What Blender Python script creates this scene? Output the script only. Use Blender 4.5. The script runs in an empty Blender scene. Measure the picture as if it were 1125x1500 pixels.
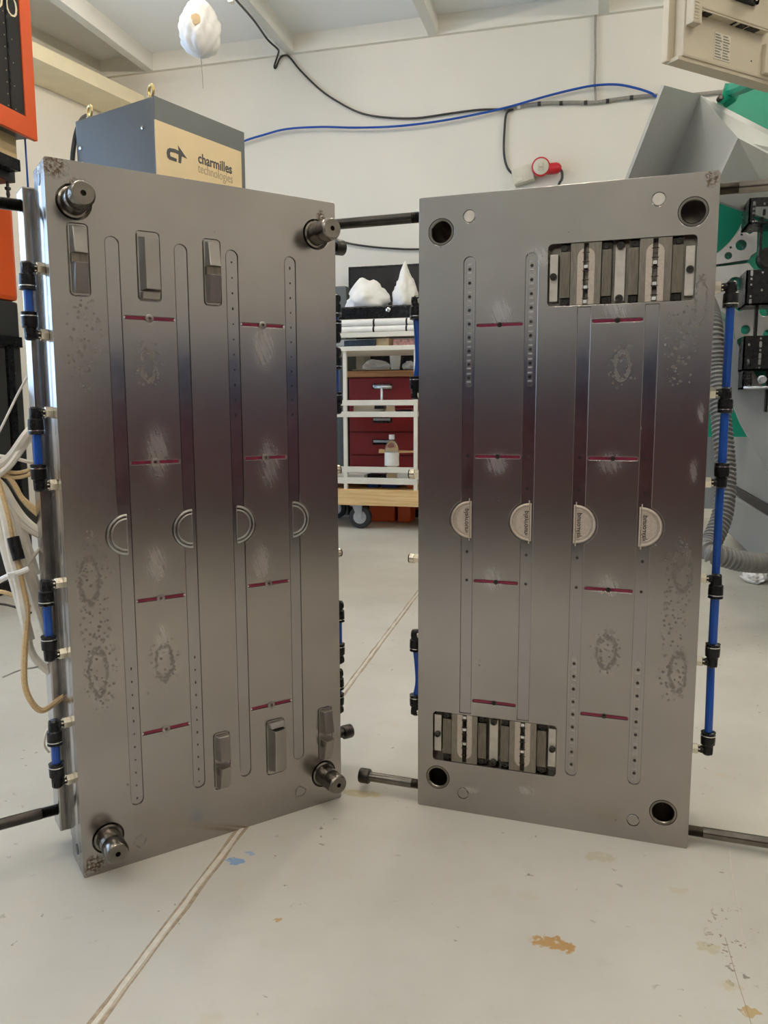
import bpy, bmesh, math, random
from mathutils import Vector, Matrix, noise
random.seed(7)
SC = bpy.context.scene
COL = SC.collection
PI = math.pi

# ------------------------------------------------------------------ camera
FPX, YAW, PITCH, ROLL, CAMH = 1157.48, 0.2628135, 0.1296267, -0.0035529, 0.809775
def cam_axes():
    cy, sy, cp, sp = math.cos(YAW), math.sin(YAW), math.cos(PITCH), math.sin(PITCH)
    f = Vector((-sy*cp, cy*cp, -sp)); r = Vector((cy, sy, 0)); u = r.cross(f)
    c, s = math.cos(ROLL), math.sin(ROLL)
    return r*c+u*s, -r*s+u*c, f
CR, CU, CF = cam_axes()
CO = Vector((0, 0, CAMH))
cd = bpy.data.cameras.new('camera'); cam = bpy.data.objects.new('camera', cd); COL.objects.link(cam)
cd.sensor_fit = 'VERTICAL'; cd.sensor_height = 36; cd.lens = FPX*36/1500; cd.clip_start = 0.02
cam.matrix_world = Matrix(((CR.x, CU.x, -CF.x, CO.x), (CR.y, CU.y, -CF.y, CO.y), (CR.z, CU.z, -CF.z, CO.z), (0, 0, 0, 1)))
SC.camera = cam
SC.view_settings.view_transform = 'Standard'; SC.view_settings.look = 'None'
SC.view_settings.gamma = 1; SC.view_settings.use_curve_mapping = False
SC.view_settings.exposure = 0.15
SC.cycles.max_bounces = 8; SC.cycles.diffuse_bounces = 5; SC.cycles.glossy_bounces = 5
SC.cycles.sample_clamp_indirect = 6

# ------------------------------------------------------------------ daylight outside the windows
wd = bpy.data.worlds.new('world'); SC.world = wd; wd.use_nodes = True
bg = wd.node_tree.nodes['Background']; bg.inputs[0].default_value = (0.46, 0.68, 1.0, 1); bg.inputs[1].default_value = 5.5
LAMP_STRENGTH = 98.0

# ------------------------------------------------------------------ pixel rays -> points of the place
def ray(x, y): return CF + CR*((x-562.5)/FPX) - CU*((y-750)/FPX)
def at(x, y, d): return CO + ray(x, y)*d                     # at a distance
def at_y(x, y, Y): r = ray(x, y); return CO + r*(Y/r.y)
def at_x(x, y, X): r = ray(x, y); return CO + r*(X/r.x)
def at_z(x, y, Z): r = ray(x, y); return CO + r*((Z-CAMH)/r.z)
def at_plane(x, y, o, n): r = ray(x, y); return CO + r*((o-CO).dot(n)/r.dot(n))

# ------------------------------------------------------------------ mesh helpers
def T(x=0, y=0, z=0): return Matrix.Translation((x, y, z))
def Rz(a): return Matrix.Rotation(a, 4, 'Z')
class MB:
    def __init__(s): s.bm = bmesh.new()
    def box(s, x0, x1, y0, y1, z0, z1, bev=0, M=None):
        r = bmesh.ops.create_cube(s.bm, size=1)
        vs = r['verts']
        for v in vs:
            v.co = Vector(((x0+x1)/2+v.co.x*(x1-x0), (y0+y1)/2+v.co.y*(y1-y0), (z0+z1)/2+v.co.z*(z1-z0)))
        if bev:
            es = list({e for v in vs for e in v.link_edges})
            rr = bmesh.ops.bevel(s.bm, geom=es, offset=bev, segments=2, profile=.6, affect='EDGES')
            vs = list({v for f in rr['faces'] for v in f.verts} | {v for v in vs if v.is_valid})
        if M: bmesh.ops.transform(s.bm, matrix=M, verts=[v for v in vs if v.is_valid])
        return s
    def ring(s, c, ax1, ax2, r, n):
        return [s.bm.verts.new(c + ax1*(r*math.cos(2*PI*i/n)) + ax2*(r*math.sin(2*PI*i/n))) for i in range(n)]
    def loft(s, rings, cap=True, close=False):
        n = len(rings[0])
        for a, b in zip(rings, rings[1:]):
            for i in range(n):
                f = s.bm.faces.new((a[i], a[(i+1) % n], b[(i+1) % n], b[i])); f.smooth = True
        if cap:
            s.bm.faces.new(list(reversed(rings[0]))); s.bm.faces.new(rings[-1])
        return s
    def lathe(s, o, axis, prof, n=24, cap=True):
        o = Vector(o); axis = Vector(axis).normalized()
        a1 = axis.orthogonal().normalized(); a2 = axis.cross(a1)
        return s.loft([s.ring(o+axis*h, a1, a2, max(r, 1e-5), n) for h, r in prof], cap)
    def cyl(s, a, b, r, r2=None, n=14):
        a = Vector(a); b = Vector(b)
        return s.lathe(a, b-a, [(0, r), ((b-a).length, r if r2 is None else r2)], n)
    def tube(s, pts, r, n=8, sub=5, cap=True, rad=None):
        P = [Vector(p) for p in pts]
        if sub > 1 and len(P) > 2: P = catmull(P, sub)
        rings = []; t0 = None; a1 = None
        for i, p in enumerate(P):
            t = (P[min(i+1, len(P)-1)]-P[max(i-1, 0)]).normalized()
            if a1 is None: a1 = t.orthogonal().normalized()
            else:
                a1 = (a1 - t*a1.dot(t))
                a1 = a1.normalized() if a1.length > 1e-6 else t.orthogonal().normalized()
            rr = rad(i) if rad else r
            rings.append(s.ring(p, a1, t.cross(a1), rr, n))
        return s.loft(rings, cap)
    def poly(s, pts, thick):
        """closed prism: polygon pts (Vectors), extruded by vector thick"""
        thick = Vector(thick); P = [Vector(p) for p in pts]; n = len(P)
        a = [s.bm.verts.new(p) for p in P]; b = [s.bm.verts.new(p+thick) for p in P]
        s.bm.faces.new(a); s.bm.faces.new(list(reversed(b)))
        for i in range(n): s.bm.faces.new((a[i], b[i], b[(i+1) % n], a[(i+1) % n]))
        return s
    def solid(s, verts, faces):
        v = [s.bm.verts.new(Vector(p)) for p in verts]
        for f in faces: s.bm.faces.new([v[i] for i in f])
        return s
    def mesh(s, me, M=None):
        n0 = len(s.bm.verts); s.bm.from_mesh(me); s.bm.verts.ensure_lookup_table()
        if M: bmesh.ops.transform(s.bm, matrix=M, verts=s.bm.verts[n0:])
        return s
    def build(s, name, mat, parent=None, M=None, norm=True, sharp=True):
        if norm: bmesh.ops.recalc_face_normals(s.bm, faces=s.bm.faces)
        for e in (s.bm.edges if sharp else ()):
            if len(e.link_faces) == 2 and e.calc_face_angle(0) > .62: e.smooth = False
        me = bpy.data.meshes.new(name); s.bm.to_mesh(me); s.bm.free()
        return link(name, me, mat, parent, M)
def catmull(P, k):
    out = []
    for i in range(len(P)-1):
        p0, p1, p2, p3 = P[max(i-1, 0)], P[i], P[i+1], P[min(i+2, len(P)-1)]
        for j in range(k):
            t = j/k
            out.append(.5*((2*p1)+(p2-p0)*t+(2*p0-5*p1+4*p2-p3)*t*t+(3*p1-p0-3*p2+p3)*t**3))
    out.append(P[-1]); return out
def link(name, me, mat, parent=None, M=None):
    o = bpy.data.objects.new(name, me); COL.objects.link(o)
    me.materials.clear(); me.materials.append(mat)
    if parent: o.parent = parent
    if M: o.matrix_basis = M
    return o
def tag(o, label, cat, group=None, kind=None):
    o['label'] = label; o['category'] = cat
    if group: o['group'] = group
    if kind: o['kind'] = kind
    return o
def struct(o): o['kind'] = 'structure'; return o
def thing(name, label, cat, loc=(0, 0, 0), rz=0, group=None):
    o = bpy.data.objects.new(name, None); COL.objects.link(o)
    o.location = loc; o.rotation_euler = (0, 0, rz); o.empty_display_size = .05
    return tag(o, label, cat, group)
def eval_mesh(ob):
    COL.objects.link(ob); dg = bpy.context.evaluated_depsgraph_get(); dg.update()
    me = bpy.data.meshes.new_from_object(ob.evaluated_get(dg))
    d = ob.data; bpy.data.objects.remove(ob); bpy.data.curves.remove(d)
    return me
def densify(L, d):
    out = []
    for i, p in enumerate(L):
        q = L[(i+1) % len(L)]; k = max(1, int(math.hypot(q[0]-p[0], q[1]-p[1])/d))
        out += [(p[0]+(q[0]-p[0])*j/k, p[1]+(q[1]-p[1])*j/k) for j in range(k)]
    return out
def plate2d(loops, y0, y1, bev=0.0, dense=0):
    """flat plate with holes: loops are lists of (u,v); material between depth y0 and y1 (y0 = front)"""
    cu = bpy.data.curves.new('tmp', 'CURVE'); cu.dimensions = '2D'; cu.fill_mode = 'BOTH'
    cu.extrude = max((y1-y0)/2-bev, 1e-5); cu.bevel_depth = bev; cu.bevel_resolution = 1; cu.offset = -bev
    for L in loops:
        if dense: L = densify(L, dense)
        s = cu.splines.new('POLY'); s.points.add(len(L)-1); s.use_cyclic_u = True
        for p, (u, v) in zip(s.points, L): p.co = (u, v, 0, 1)
    me = eval_mesh(bpy.data.objects.new('tmp', cu))
    # curve x,y -> plate x,z ; curve z -> -y
    me.transform(Matrix(((1, 0, 0, 0), (0, 0, -1, (y0+y1)/2), (0, 1, 0, 0), (0, 0, 0, 1))))
    return me
def text_mesh(body, size, ext=0.0004, align='CENTER', shear=0, offset=0.0):
    cu = bpy.data.curves.new('tmp', 'FONT'); cu.body = body; cu.size = size; cu.extrude = ext
    cu.align_x = align; cu.align_y = 'CENTER'; cu.shear = shear; cu.resolution_u = 3; cu.offset = offset
    return eval_mesh(bpy.data.objects.new('tmp', cu))
def rect(u0, u1, v0, v1, r=0, n=5):
    if r <= 0: return [(u0, v0), (u1, v0), (u1, v1), (u0, v1)]
    out = []
    for cx, cy, a in ((u1-r, v0+r, -PI/2), (u1-r, v1-r, 0), (u0+r, v1-r, PI/2), (u0+r, v0+r, PI)):
        for i in range(n+1):
            t = a+PI/2*i/n; out.append((cx+r*math.cos(t), cy+r*math.sin(t)))
    return out
def circle(cx, cy, r, n=32): return [(cx+r*math.cos(2*PI*i/n), cy+r*math.sin(2*PI*i/n)) for i in range(n)]

# ------------------------------------------------------------------ materials
class NT:
    def __init__(s, name):
        s.m = bpy.data.materials.new(name); s.m.use_nodes = True; s.t = s.m.node_tree
        s.b = s.t.nodes['Principled BSDF']
    def n(s, typ, **kw):
        nd = s.t.nodes.new(typ)
        for k, v in kw.items():
            if k.startswith('i_'):
                key = k[2:]; key = int(key) if key.isdigit() else key.replace('_', ' ')
                s.put(nd.inputs[key], v)
            else: setattr(nd, k, v)
        return nd
    def put(s, sock, v):
        if hasattr(v, 'is_output'): s.t.links.new(v, sock)
        else: sock.default_value = v
    def math(s, op, a, b=0.0, clamp=False):
        nd = s.n('ShaderNodeMath', operation=op, use_clamp=clamp); s.put(nd.inputs[0], a); s.put(nd.inputs[1], b); return nd.outputs[0]
    def mix(s, f, a, b):
        nd = s.n('ShaderNodeMix', data_type='RGBA'); s.put(nd.inputs[0], f)
        s.put(nd.inputs[6], a if hasattr(a, 'is_output') else (*a[:3], 1)); s.put(nd.inputs[7], b if hasattr(b, 'is_output') else (*b[:3], 1))
        return nd.outputs[2]
    def coords(s): return s.n('ShaderNodeTexCoord').outputs['Object']
    def noise(s, vec, scale, detail=3, rough=.5, sc=None):
        if sc: vec = s.n('ShaderNodeMapping', i_Vector=vec, i_Scale=sc).outputs[0]
        return s.n('ShaderNodeTexNoise', i_Vector=vec, i_Scale=scale, i_Detail=detail, i_Roughness=rough).outputs[0]
    def ramp(s, f, a, b): # smooth 0..1 between a and b
        nd = s.n('ShaderNodeMapRange', interpolation_type='SMOOTHSTEP'); s.put(nd.inputs[0], f)
        nd.inputs[1].default_value = a; nd.inputs[2].default_value = b; return nd.outputs[0]
    def ell(s, vec, cx, cz, rx, rz, axis='xz'):
        """distance from an ellipse centre in units of its radii (object x,z or x,y plane)"""
        if axis == 'xz':
            mp = s.n('ShaderNodeMapping', i_Vector=vec, i_Location=(-cx/rx, 0, -cz/rz), i_Scale=(1/rx, 0, 1/rz))
        else:
            mp = s.n('ShaderNodeMapping', i_Vector=vec, i_Location=(-cx/rx, -cz/rz, 0), i_Scale=(1/rx, 1/rz, 0))
        return s.n('ShaderNodeVectorMath', operation='LENGTH', i_0=mp.outputs[0]).outputs[1]
    def bump(s, h, strength=.1, dist=.001):
        nd = s.n('ShaderNodeBump', i_Height=h, i_Strength=strength, i_Distance=dist); s.t.links.new(nd.outputs[0], s.b.inputs['Normal'])
    def set(s, **kw):
        for k, v in kw.items(): s.put(s.b.inputs[k.replace('_', ' ')], v if hasattr(v, 'is_output') or not isinstance(v, tuple) else (*v, 1))
        return s
def srgb(r, g, b):
    f = lambda c: (c/255/12.92) if c <= 10 else ((c/255+.055)/1.055)**2.4
    return (f(r), f(g), f(b))
MATS = {}
def mat(name, col, rough=.5, metal=0.0, var=.06, scale=30, bump=0.0, trans=0.0, emit=None, coat=0.0, alpha=1.0, spec=.5, vscale=None):
    if name in MATS: return MATS[name]
    t = NT(name); v = t.coords()
    nz = t.noise(v, scale, 4, .6, sc=vscale)
    c = t.mix(t.ramp(nz, .25, .75), tuple(x*(1-var) for x in col), tuple(min(1, x*(1+var)) for x in col))
    t.set(Base_Color=c, Metallic=metal, IOR=1.5); t.b.inputs['Specular IOR Level'].default_value = spec
    t.set(Roughness=t.math('ADD', t.math('MULTIPLY', nz, .12), rough-.06))
    if bump: t.bump(nz, bump, .002)
    if trans: t.set(Transmission_Weight=trans)
    if coat: t.set(Coat_Weight=coat)
    if alpha < 1: t.set(Alpha=alpha)
    if emit: t.set(Emission_Color=emit[0], Emission_Strength=emit[1])
    MATS[name] = t.m; return t.m

def steel_plate(name, rings, specks, scuffs, rust, base=(.50, .475, .455)):
    t = NT(name); v = t.coords()
    warp = t.n('ShaderNodeTexNoise', i_Vector=v, i_Scale=90.0, i_Detail=3.0)
    wv = t.n('ShaderNodeVectorMath', operation='MULTIPLY_ADD', i_0=warp.outputs[1], i_1=(.014, .014, .014), i_2=v)
    t.t.links.new(v, wv.inputs[2]); wv = wv.outputs[0]
    wv = t.n('ShaderNodeVectorMath', operation='ADD', i_0=wv, i_1=(-.007, -.007, -.007)).outputs[0]
    cloud = t.noise(v, 6, 4, .6); grain = t.noise(v, 60, 4, .7, sc=(1, 1, 9)); fine = t.noise(v, 420, 2, .5)
    col = t.mix(t.ramp(cloud, .3, .7), tuple(c*.93 for c in base), tuple(c*1.05 for c in base))
    rough = t.math('ADD', t.math('MULTIPLY', grain, .10), .17)
    # hand-polished scuffs round the gates: brushed, brighter and duller in the gloss
    sc = None
    for (cx, cz, rx, rz) in scuffs:
        d = t.math('SUBTRACT', 1.0, t.ramp(t.ell(v, cx, cz, rx, rz), .1, 1.1)); sc = d if sc is None else t.math('MAXIMUM', sc, d)
    tilt = t.n('ShaderNodeMapping', i_Vector=v, i_Rotation=(0, .35, 0)).outputs[0]
    streak = t.noise(tilt, 90, 5, .7, sc=(3.0, 1, .18))
    sc = t.math('MULTIPLY', sc, t.math('ADD', t.math('MULTIPLY', t.ramp(streak, .3, .7), .6), .4))
    sc = t.math('POWER', sc, 1.5)
    col = t.mix(t.math('MULTIPLY', sc, .45), col, (.85, .82, .80)); rough = t.math('ADD', rough, t.math('MULTIPLY', sc, .16))
    # dried drops: speckles inside soft ellipses, darker outlines as rings
    vor = t.n('ShaderNodeTexVoronoi', i_Vector=v, i_Scale=130.0, i_Randomness=1.0).outputs[0]
    drops = t.math('SUBTRACT', 1.0, t.ramp(t.math('ADD', vor, t.math('MULTIPLY', t.noise(v, 60, 2), .25)), .40, .48))
    sp = None
    for (cx, cz, rx, rz) in specks:
        d = t.math('SUBTRACT', 1.0, t.ramp(t.ell(wv, cx, cz, rx, rz), .55, 1.05)); sp = d if sp is None else t.math('MAXIMUM', sp, d)
    st = t.math('MULTIPLY', sp, drops)
    for (cx, cz, rx, rz) in rings:
        e = t.ell(wv, cx, cz, rx, rz)
        d = t.math('SUBTRACT', 1.0, t.ramp(t.math('ABSOLUTE', t.math('SUBTRACT', e, .85)), .06, .22))
        st = t.math('MAXIMUM', st, t.math('MULTIPLY', d, t.ramp(t.noise(v, 150, 2), .36, .5)))
    # sparse pits everywhere
    pv = t.n('ShaderNodeTexVoronoi', i_Vector=v, i_Scale=26.0, i_Randomness=1.0).outputs[0]
    pit = t.math('MULTIPLY', t.math('SUBTRACT', 1.0, t.ramp(pv, .05, .075)), t.ramp(t.noise(v, 9, 2), .5, .6))
    st = t.math('MAXIMUM', st, pit)
    col = t.mix(t.math('MULTIPLY', st, .62), col, (.17, .155, .14)); rough = t.math('ADD', rough, t.math('MULTIPLY', st, .2))
    rs = None
    for (cx, cz, rx, rz) in rust:
        d = t.math('SUBTRACT', 1.0, t.ramp(t.ell(wv, cx, cz, rx, rz), .5, 1.1)); rs = d if rs is None else t.math('MAXIMUM', rs, d)
    rs = t.math('MULTIPLY', rs, t.ramp(t.noise(v, 170, 3, .7), .42, .56))
    col = t.mix(rs, col, (.10, .06, .03)); rough = t.math('ADD', rough, t.math('MULTIPLY', rs, .3))
    met = t.math('SUBTRACT', 1.0, t.math('MULTIPLY', rs, .8))
    t.set(Base_Color=col, Metallic=met, Roughness=rough)
    t.bump(t.math('ADD', grain, t.math('MULTIPLY', fine, .5)), .006, .0006)
    return t.m
M_PLATE_L = steel_plate('ground_steel_pin_half',
    [(.151, .885, .014, .03), (.157, .361, .018, .036), (.036, .526, .018, .045), (.042, .365, .018, .045), (.099, .038, .011, .012), (.425, .04, .012, .012)],
    [(.049, .92, .036, .09), (.045, .526, .035, .10), (.046, .37, .034, .09), (.043, .45, .03, .08), (.151, .885, .03, .05), (.157, .361, .032, .055)],
    [(.160, .735, .034, .075), (.366, .930, .036, .07), (.372, .71, .034, .075), (.350, .52, .03, .06), (.15, .54, .03, .06), (.155, .40, .02, .05)],
    [(.015, 1.187, .022, .02), (.05, 1.165, .02, .01), (.49, 1.165, .012, .02), (.02, .02, .02, .02)], base=(.38, .355, .335))
M_PLATE_R = steel_plate('ground_steel_bush_half',
    [(.375, .885, .014, .028), (.364, .361, .020, .036), (.49, .524, .017, .045), (.49, .336, .016, .042), (.499, .99, .010, .045)],
    [(.470, .923, .030, .10), (.482, .505, .030, .09), (.481, .334, .030, .07), (.478, .42, .024, .07), (.375, .885, .03, .05), (.364, .361, .032, .055)],
    [(.157, .985, .036, .04), (.154, .706, .036, .035), (.150, .485, .036, .04), (.364, .985, .040, .035), (.361, .712, .038, .033), (.363, .486, .036, .036),
     (.508, .80, .010, .03), (.500, .70, .012, .035), (.112, .05, .025, .012), (.221, .066, .028, .014), (.225, 1.08, .04, .03)],
    [(.507, 1.188, .013, .016)], base=(.38, .355, .335))
M_EDGE = mat('milled_steel', (.42, .41, .40), .30, 1, .08, 40, vscale=(1, 1, 6))
M_STRIP = mat('polished_cavity_steel', (.36, .34, .335), .17, 1, .05, 20)
M_PIN = mat('hardened_pin_steel', (.21, .19, .165), .22, 1, .25, 25)
M_DARKST = mat('oiled_dark_steel_and_hole_shade', (.06, .055, .05), .35, 1, .2, 60)
M_CLAMP = mat('ground_steel', (.38, .355, .335), .2, 1, .08, 30)
M_WEDGE = mat('ground_wedge_steel', (.36, .34, .315), .34, 1, .06, 25)
M_BRONZE = mat('worn_slide_steel', (.27, .245, .205), .36, 1, .15, 45, vscale=(6, 1, 1))
M_GIB = mat('brownish_gib_steel', (.20, .18, .145), .42, 1, .2, 40, vscale=(8, 1, 1))
M_WEAR = mat('bright_wear_plate', (.60, .56, .50), .45, 1, .12, 60)
M_CREAM = mat('eroded_cavity_insert', (.54, .46, .385), .5, .6, .10, 200)
M_PINK = mat('pink_runner_residue', srgb(128, 40, 66), .32, .35, .15, 120)
M_BRASS = mat('nickel_plated_brass', (.72, .66, .54), .25, 1, .06, 40)
M_BLKPL = mat('black_plastic', (.007, .007, .008), .28, 0, .1, 60, spec=.3)
M_BLUE = mat('blue_polyurethane_tube', srgb(22, 74, 160), .3, 0, .05, 20)
M_CHROME = mat('bright_ring', (.75, .75, .74), .2, 1, .04, 30)
M_WHCAB = mat('white_cable_sheath', srgb(222, 216, 204), .5, 0, .06, 60)
M_BEIGECAB = mat('beige_braided_sheath', srgb(200, 172, 128), .6, 0, .18, 300)
M_BLKCAB = mat('black_cable', (.02, .02, .02), .45, 0, .1, 50)
M_GREYCAB = mat('grey_cable', srgb(150, 145, 138), .5, 0, .12, 60)
M_WALL = mat('cream_painted_wall', srgb(226, 221, 210), .7, 0, .025, 1.6, bump=.02)
M_CEIL = mat('white_painted_ceiling', srgb(236, 238, 238), .75, 0, .025, 1.5)
M_BEAM = mat('white_painted_beam', srgb(220, 218, 210), .7, 0, .03, 3)
M_LEDGE = mat('cream_painted_ledge', srgb(232, 220, 188), .6, 0, .05, 6)
M_ORANGE = mat('orange_enamel', srgb(214, 88, 36), .38, 0, .04, 5)
M_BLKPANEL = mat('black_glass_panel', (.022, .020, .020), .3, 0, .1, 10, spec=.3)
M_DKGREY = mat('dark_grey_enamel', srgb(48, 49, 48), .4, 0, .08, 5)
M_BEIGE = mat('beige_enamel', srgb(205, 182, 140), .45, 0, .05, 6)
M_CABGREY = mat('blue_grey_enamel', srgb(88, 93, 92), .42, 0, .05, 4)
M_SIGN = mat('sand_coloured_nameplate', srgb(214, 192, 150), .4, 0, .03, 8)
M_SIGNDK = mat('charcoal_print', srgb(62, 62, 64), .5)
M_SIGNLT = mat('pale_grey_print', srgb(160, 146, 120), .5)
M_GOLD = mat('yellow_passivated_steel', (.62, .47, .20), .35, 1, .12, 60)
M_GREEN = mat('green_enamel', srgb(22, 140, 112), .4, 0, .06, 5)
M_MGREY = mat('machine_grey_enamel', srgb(142, 145, 145), .45, 0, .05, 5)
M_PLATEN = mat('platen_steel', (.58, .58, .58), .4, .85, .08, 12)
M_MON = mat('putty_monitor_plastic', srgb(200, 190, 168), .5, 0, .03, 15)
M_MONDK = mat('grey_monitor_plastic', srgb(128, 126, 112), .55, 0, .05, 15)
M_HOSE = mat('grey_corrugated_plastic', srgb(112, 112, 110), .45, 0, .06, 30)
M_MAROON = mat('dark_maroon_enamel', srgb(92, 34, 42), .4, 0, .06, 5)
M_RED = mat('red_enamel', srgb(132, 22, 22), .4, 0, .06, 5)
M_WOOD = None
M_ALU = mat('white_powder_coated_tube', srgb(226, 221, 208), .4, 0, .04, 10)
M_WHPL = mat('white_plastic_film', srgb(232, 230, 226), .45, 0, .05, 20)
M_REDPL = mat('red_plug_plastic', srgb(196, 30, 44), .4, 0, .05, 20)
M_SOCK = mat('ivory_socket_plastic', srgb(212, 207, 190), .5, 0, .05, 20)
M_RUBBER = mat('black_rubber', (.02, .02, .022), .6, 0, .1, 40)
M_ZINC = mat('zinc_plated_steel', (.55, .58, .62), .35, 1, .1, 40)
M_BROWNPAPER = mat('brown_paper', srgb(196, 170, 130), .7, 0, .1, 40)
def wood(name, c1, c2):
    t = NT(name); v = t.coords()
    n = t.noise(v, 7, 5, .65, sc=(.6, 5, 14)); t.set(Base_Color=t.mix(t.ramp(n, .3, .7), c1, c2), Roughness=.5); return t.m
M_WOOD = wood('pine_plywood', srgb(214, 172, 112), srgb(236, 204, 150))
M_WOODTOP = wood('beech_worktop', srgb(168, 112, 66), srgb(198, 146, 96))
def glassy(name, col, rough=.05, tr=.95):
    t = NT(name); v = t.coords(); t.set(Base_Color=t.mix(t.noise(v, 20, 2), col, tuple(min(1, c*1.05) for c in col)), Roughness=rough, Transmission_Weight=tr, IOR=1.3); return t.m
M_FILM = mat('thin_clear_film', srgb(236, 234, 230), .3, 0, .05, 20, alpha=.45)
M_BOTTLE = glassy('clear_plastic', (.93, .95, .96))
M_PANE = glassy('window_glass', (1, 1, 1), 0.0, 1.0)
def lampmat():
    t = NT('lit_fluorescent_tube'); t.set(Emission_Color=(1.0, .90, .76), Emission_Strength=LAMP_STRENGTH); return t.m
M_TUBE = lampmat()

def floor_mat():
    t = NT('painted_concrete_floor'); v = t.coords()
    a = t.noise(v, 1.3, 5, .6); b = t.noise(v, 14, 4, .7); c = t.noise(v, 160, 3, .6)
    col = t.mix(t.ramp(a, .3, .7), srgb(186, 182, 172), srgb(203, 200, 191))
    col = t.mix(t.math('MULTIPLY', t.ramp(b, .55, .8), .3), col, srgb(178, 172, 158))
    # scuffs and grit
    w = t.n('ShaderNodeTexNoise', i_Vector=v, i_Scale=70.0, i_Detail=3.0)
    wv = t.n('ShaderNodeVectorMath', operation='MULTIPLY_ADD', i_0=w.outputs[1], i_1=(.03, .03, .03)); t.t.links.new(v, wv.inputs[2])
    wv = t.n('ShaderNodeVectorMath', operation='ADD', i_0=wv.outputs[0], i_1=(-.015, -.015, -.015)).outputs[0]
    vo = t.n('ShaderNodeTexVoronoi', i_Vector=wv, i_Scale=24.0).outputs[0]
    grit = t.math('MULTIPLY', t.math('SUBTRACT', 1.0, t.ramp(vo, .07, .12)), t.ramp(t.noise(v, 5, 2), .46, .6))
    col = t.mix(t.math('MULTIPLY', grit, .75), col, srgb(110, 100, 84))
    vo2 = t.n('ShaderNodeTexVoronoi', i_Vector=wv, i_Scale=9.0).outputs[0]
    pale = t.math('MULTIPLY', t.math('SUBTRACT', 1.0, t.ramp(vo2, .10, .2)), t.ramp(t.noise(v, 3, 2), .5, .62))
    col = t.mix(t.math('MULTIPLY', pale, .35), col, srgb(190, 178, 148))
    for (x, y, rx, ry, cc, k) in ((-.049, 1.14, .030, .018, srgb(176, 140, 92), 1), (-.02, 1.135, .018, .012, srgb(176, 140, 92), 1), (-.469, 1.085, .011, .007, srgb(180, 150, 108), 1),
                                  (-.608, 1.218, .022, .010, srgb(110, 150, 196), .8), (-.595, 1.25, .012, .006, srgb(110, 150, 196), .6), (.225, 1.066, .016, .010, srgb(178, 152, 100), .9), (.185, 1.19, .02, .015, srgb(186, 178, 150), .8),
                                  (.03, 1.40, .03, .02, srgb(186, 178, 150), .7), (.155, 1.33, .02, .012, srgb(190, 182, 160), .7), (-.46, 1.52, .05, .016, srgb(182, 168, 130), .8), (.205, 1.11, .016, .01, srgb(192, 180, 150), .7)):
        m = t.math('SUBTRACT', 1.0, t.ramp(t.ell(wv, x, y, rx, ry, 'xy'), .75, 1.0))
        m = t.math('MULTIPLY', m, t.ramp(t.noise(v, 60, 3, .6), .30, .44))
        col = t.mix(t.math('MULTIPLY', m, float(k)), col, cc)
    # worn chips by the hairline crack
    vo3 = t.n('ShaderNodeTexVoronoi', i_Vector=wv, i_Scale=85.0).outputs[0]
    ch = t.math('MULTIPLY', t.math('SUBTRACT', 1.0, t.ramp(vo3, .25, .33)), t.math('SUBTRACT', 1.0, t.ramp(t.ell(wv, .225, 1.21, .06, .14, 'xy'), .3, 1.0)))
    ch = t.math('MULTIPLY', ch, t.ramp(t.noise(v, 22, 2), .48, .56))
    col = t.mix(t.math('MULTIPLY', ch, .8), col, srgb(128, 108, 88))
    t.set(Base_Color=col, Roughness=t.math('ADD', t.math('MULTIPLY', b, .2), .33)); t.b.inputs['Specular IOR Level'].default_value = .4
    t.bump(t.math('ADD', b, t.math('MULTIPLY', c, .3)), .12, .002)
    return t.m
M_FLOOR = floor_mat()
M_SEAM = mat('pale_joint_filler', srgb(204, 197, 183), .7, 0, .10, 60, bump=.2)
M_SEAMEDGE = mat('dirty_joint_edge', srgb(158, 141, 118), .8, 0, .25, 90)

# ------------------------------------------------------------------ the room
D, XR, YB, ZC = 6.2, 4.2, -4.2, 3.70
fl = struct(MB().box(-7, XR+.3, YB-.3, D+.3, -.2, 0).build('floor', M_FLOOR))
def ribbon(name, pts, w, h, m, parent, jag=0.0, z0=-.001):
    b = MB(); L = []; 
    for i, p in enumerate(pts):
        p = Vector(p); q0 = Vector(pts[max(i-1, 0)]); q1 = Vector(pts[min(i+1, len(pts)-1)])
        d = (q1-q0).normalized(); nrm = Vector((-d.y, d.x, 0)); ww = w*(1+random.uniform(-jag, jag))
        L.append([b.bm.verts.new(p+nrm*s*ww/2+Vector((0, 0, z))) for s, z in ((-1, z0), (-.6, h), (.6, h), (1, z0))])
    for A, B in zip(L, L[1:]):
        for i in range(3): b.bm.faces.new((A[i], A[i+1], B[i+1], B[i]))
    return b.build(name, m, parent)
def jit(a, b, n, j): return [(a[0]+(b[0]-a[0])*i/n+random.uniform(-j, j), a[1]+(b[1]-a[1])*i/n, 0) for i in range(n+1)]
sl = jit((-.61, .60), (-.775, 3.9), 90, .0009)
ribbon('joint_edge', [(x-.0075, y, 0) for x, y, z in sl], .007, .0004, M_SEAMEDGE, fl, .6)
ribbon('joint_edge', [(x+.0075, y, 0) for x, y, z in sl], .007, .0004, M_SEAMEDGE, fl, .6)
ribbon('joint_filler', sl, .011, .0015, M_SEAM, fl, .3)
ribbon('hairline_crack', [(.222, .95, 0), (.221, 1.04, 0), (.217, 1.12, 0), (.214, 1.22, 0)], .0016, .0003, M_SEAMEDGE, fl, .3)
ribbon('hairline_crack', [(.236, 1.18, 0), (.246, 1.30, 0), (.252, 1.42, 0), (.262, 1.50, 0)], .002, .0003, M_SEAM, fl, .3)
struct(MB().box(-7, XR+.3, YB-.3, D+.3, ZC, ZC+.2).build('ceiling', M_CEIL))
struct(MB().box(-7, XR+.3, D, D+.2, 0, ZC).build('wall_back', M_WALL))
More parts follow.
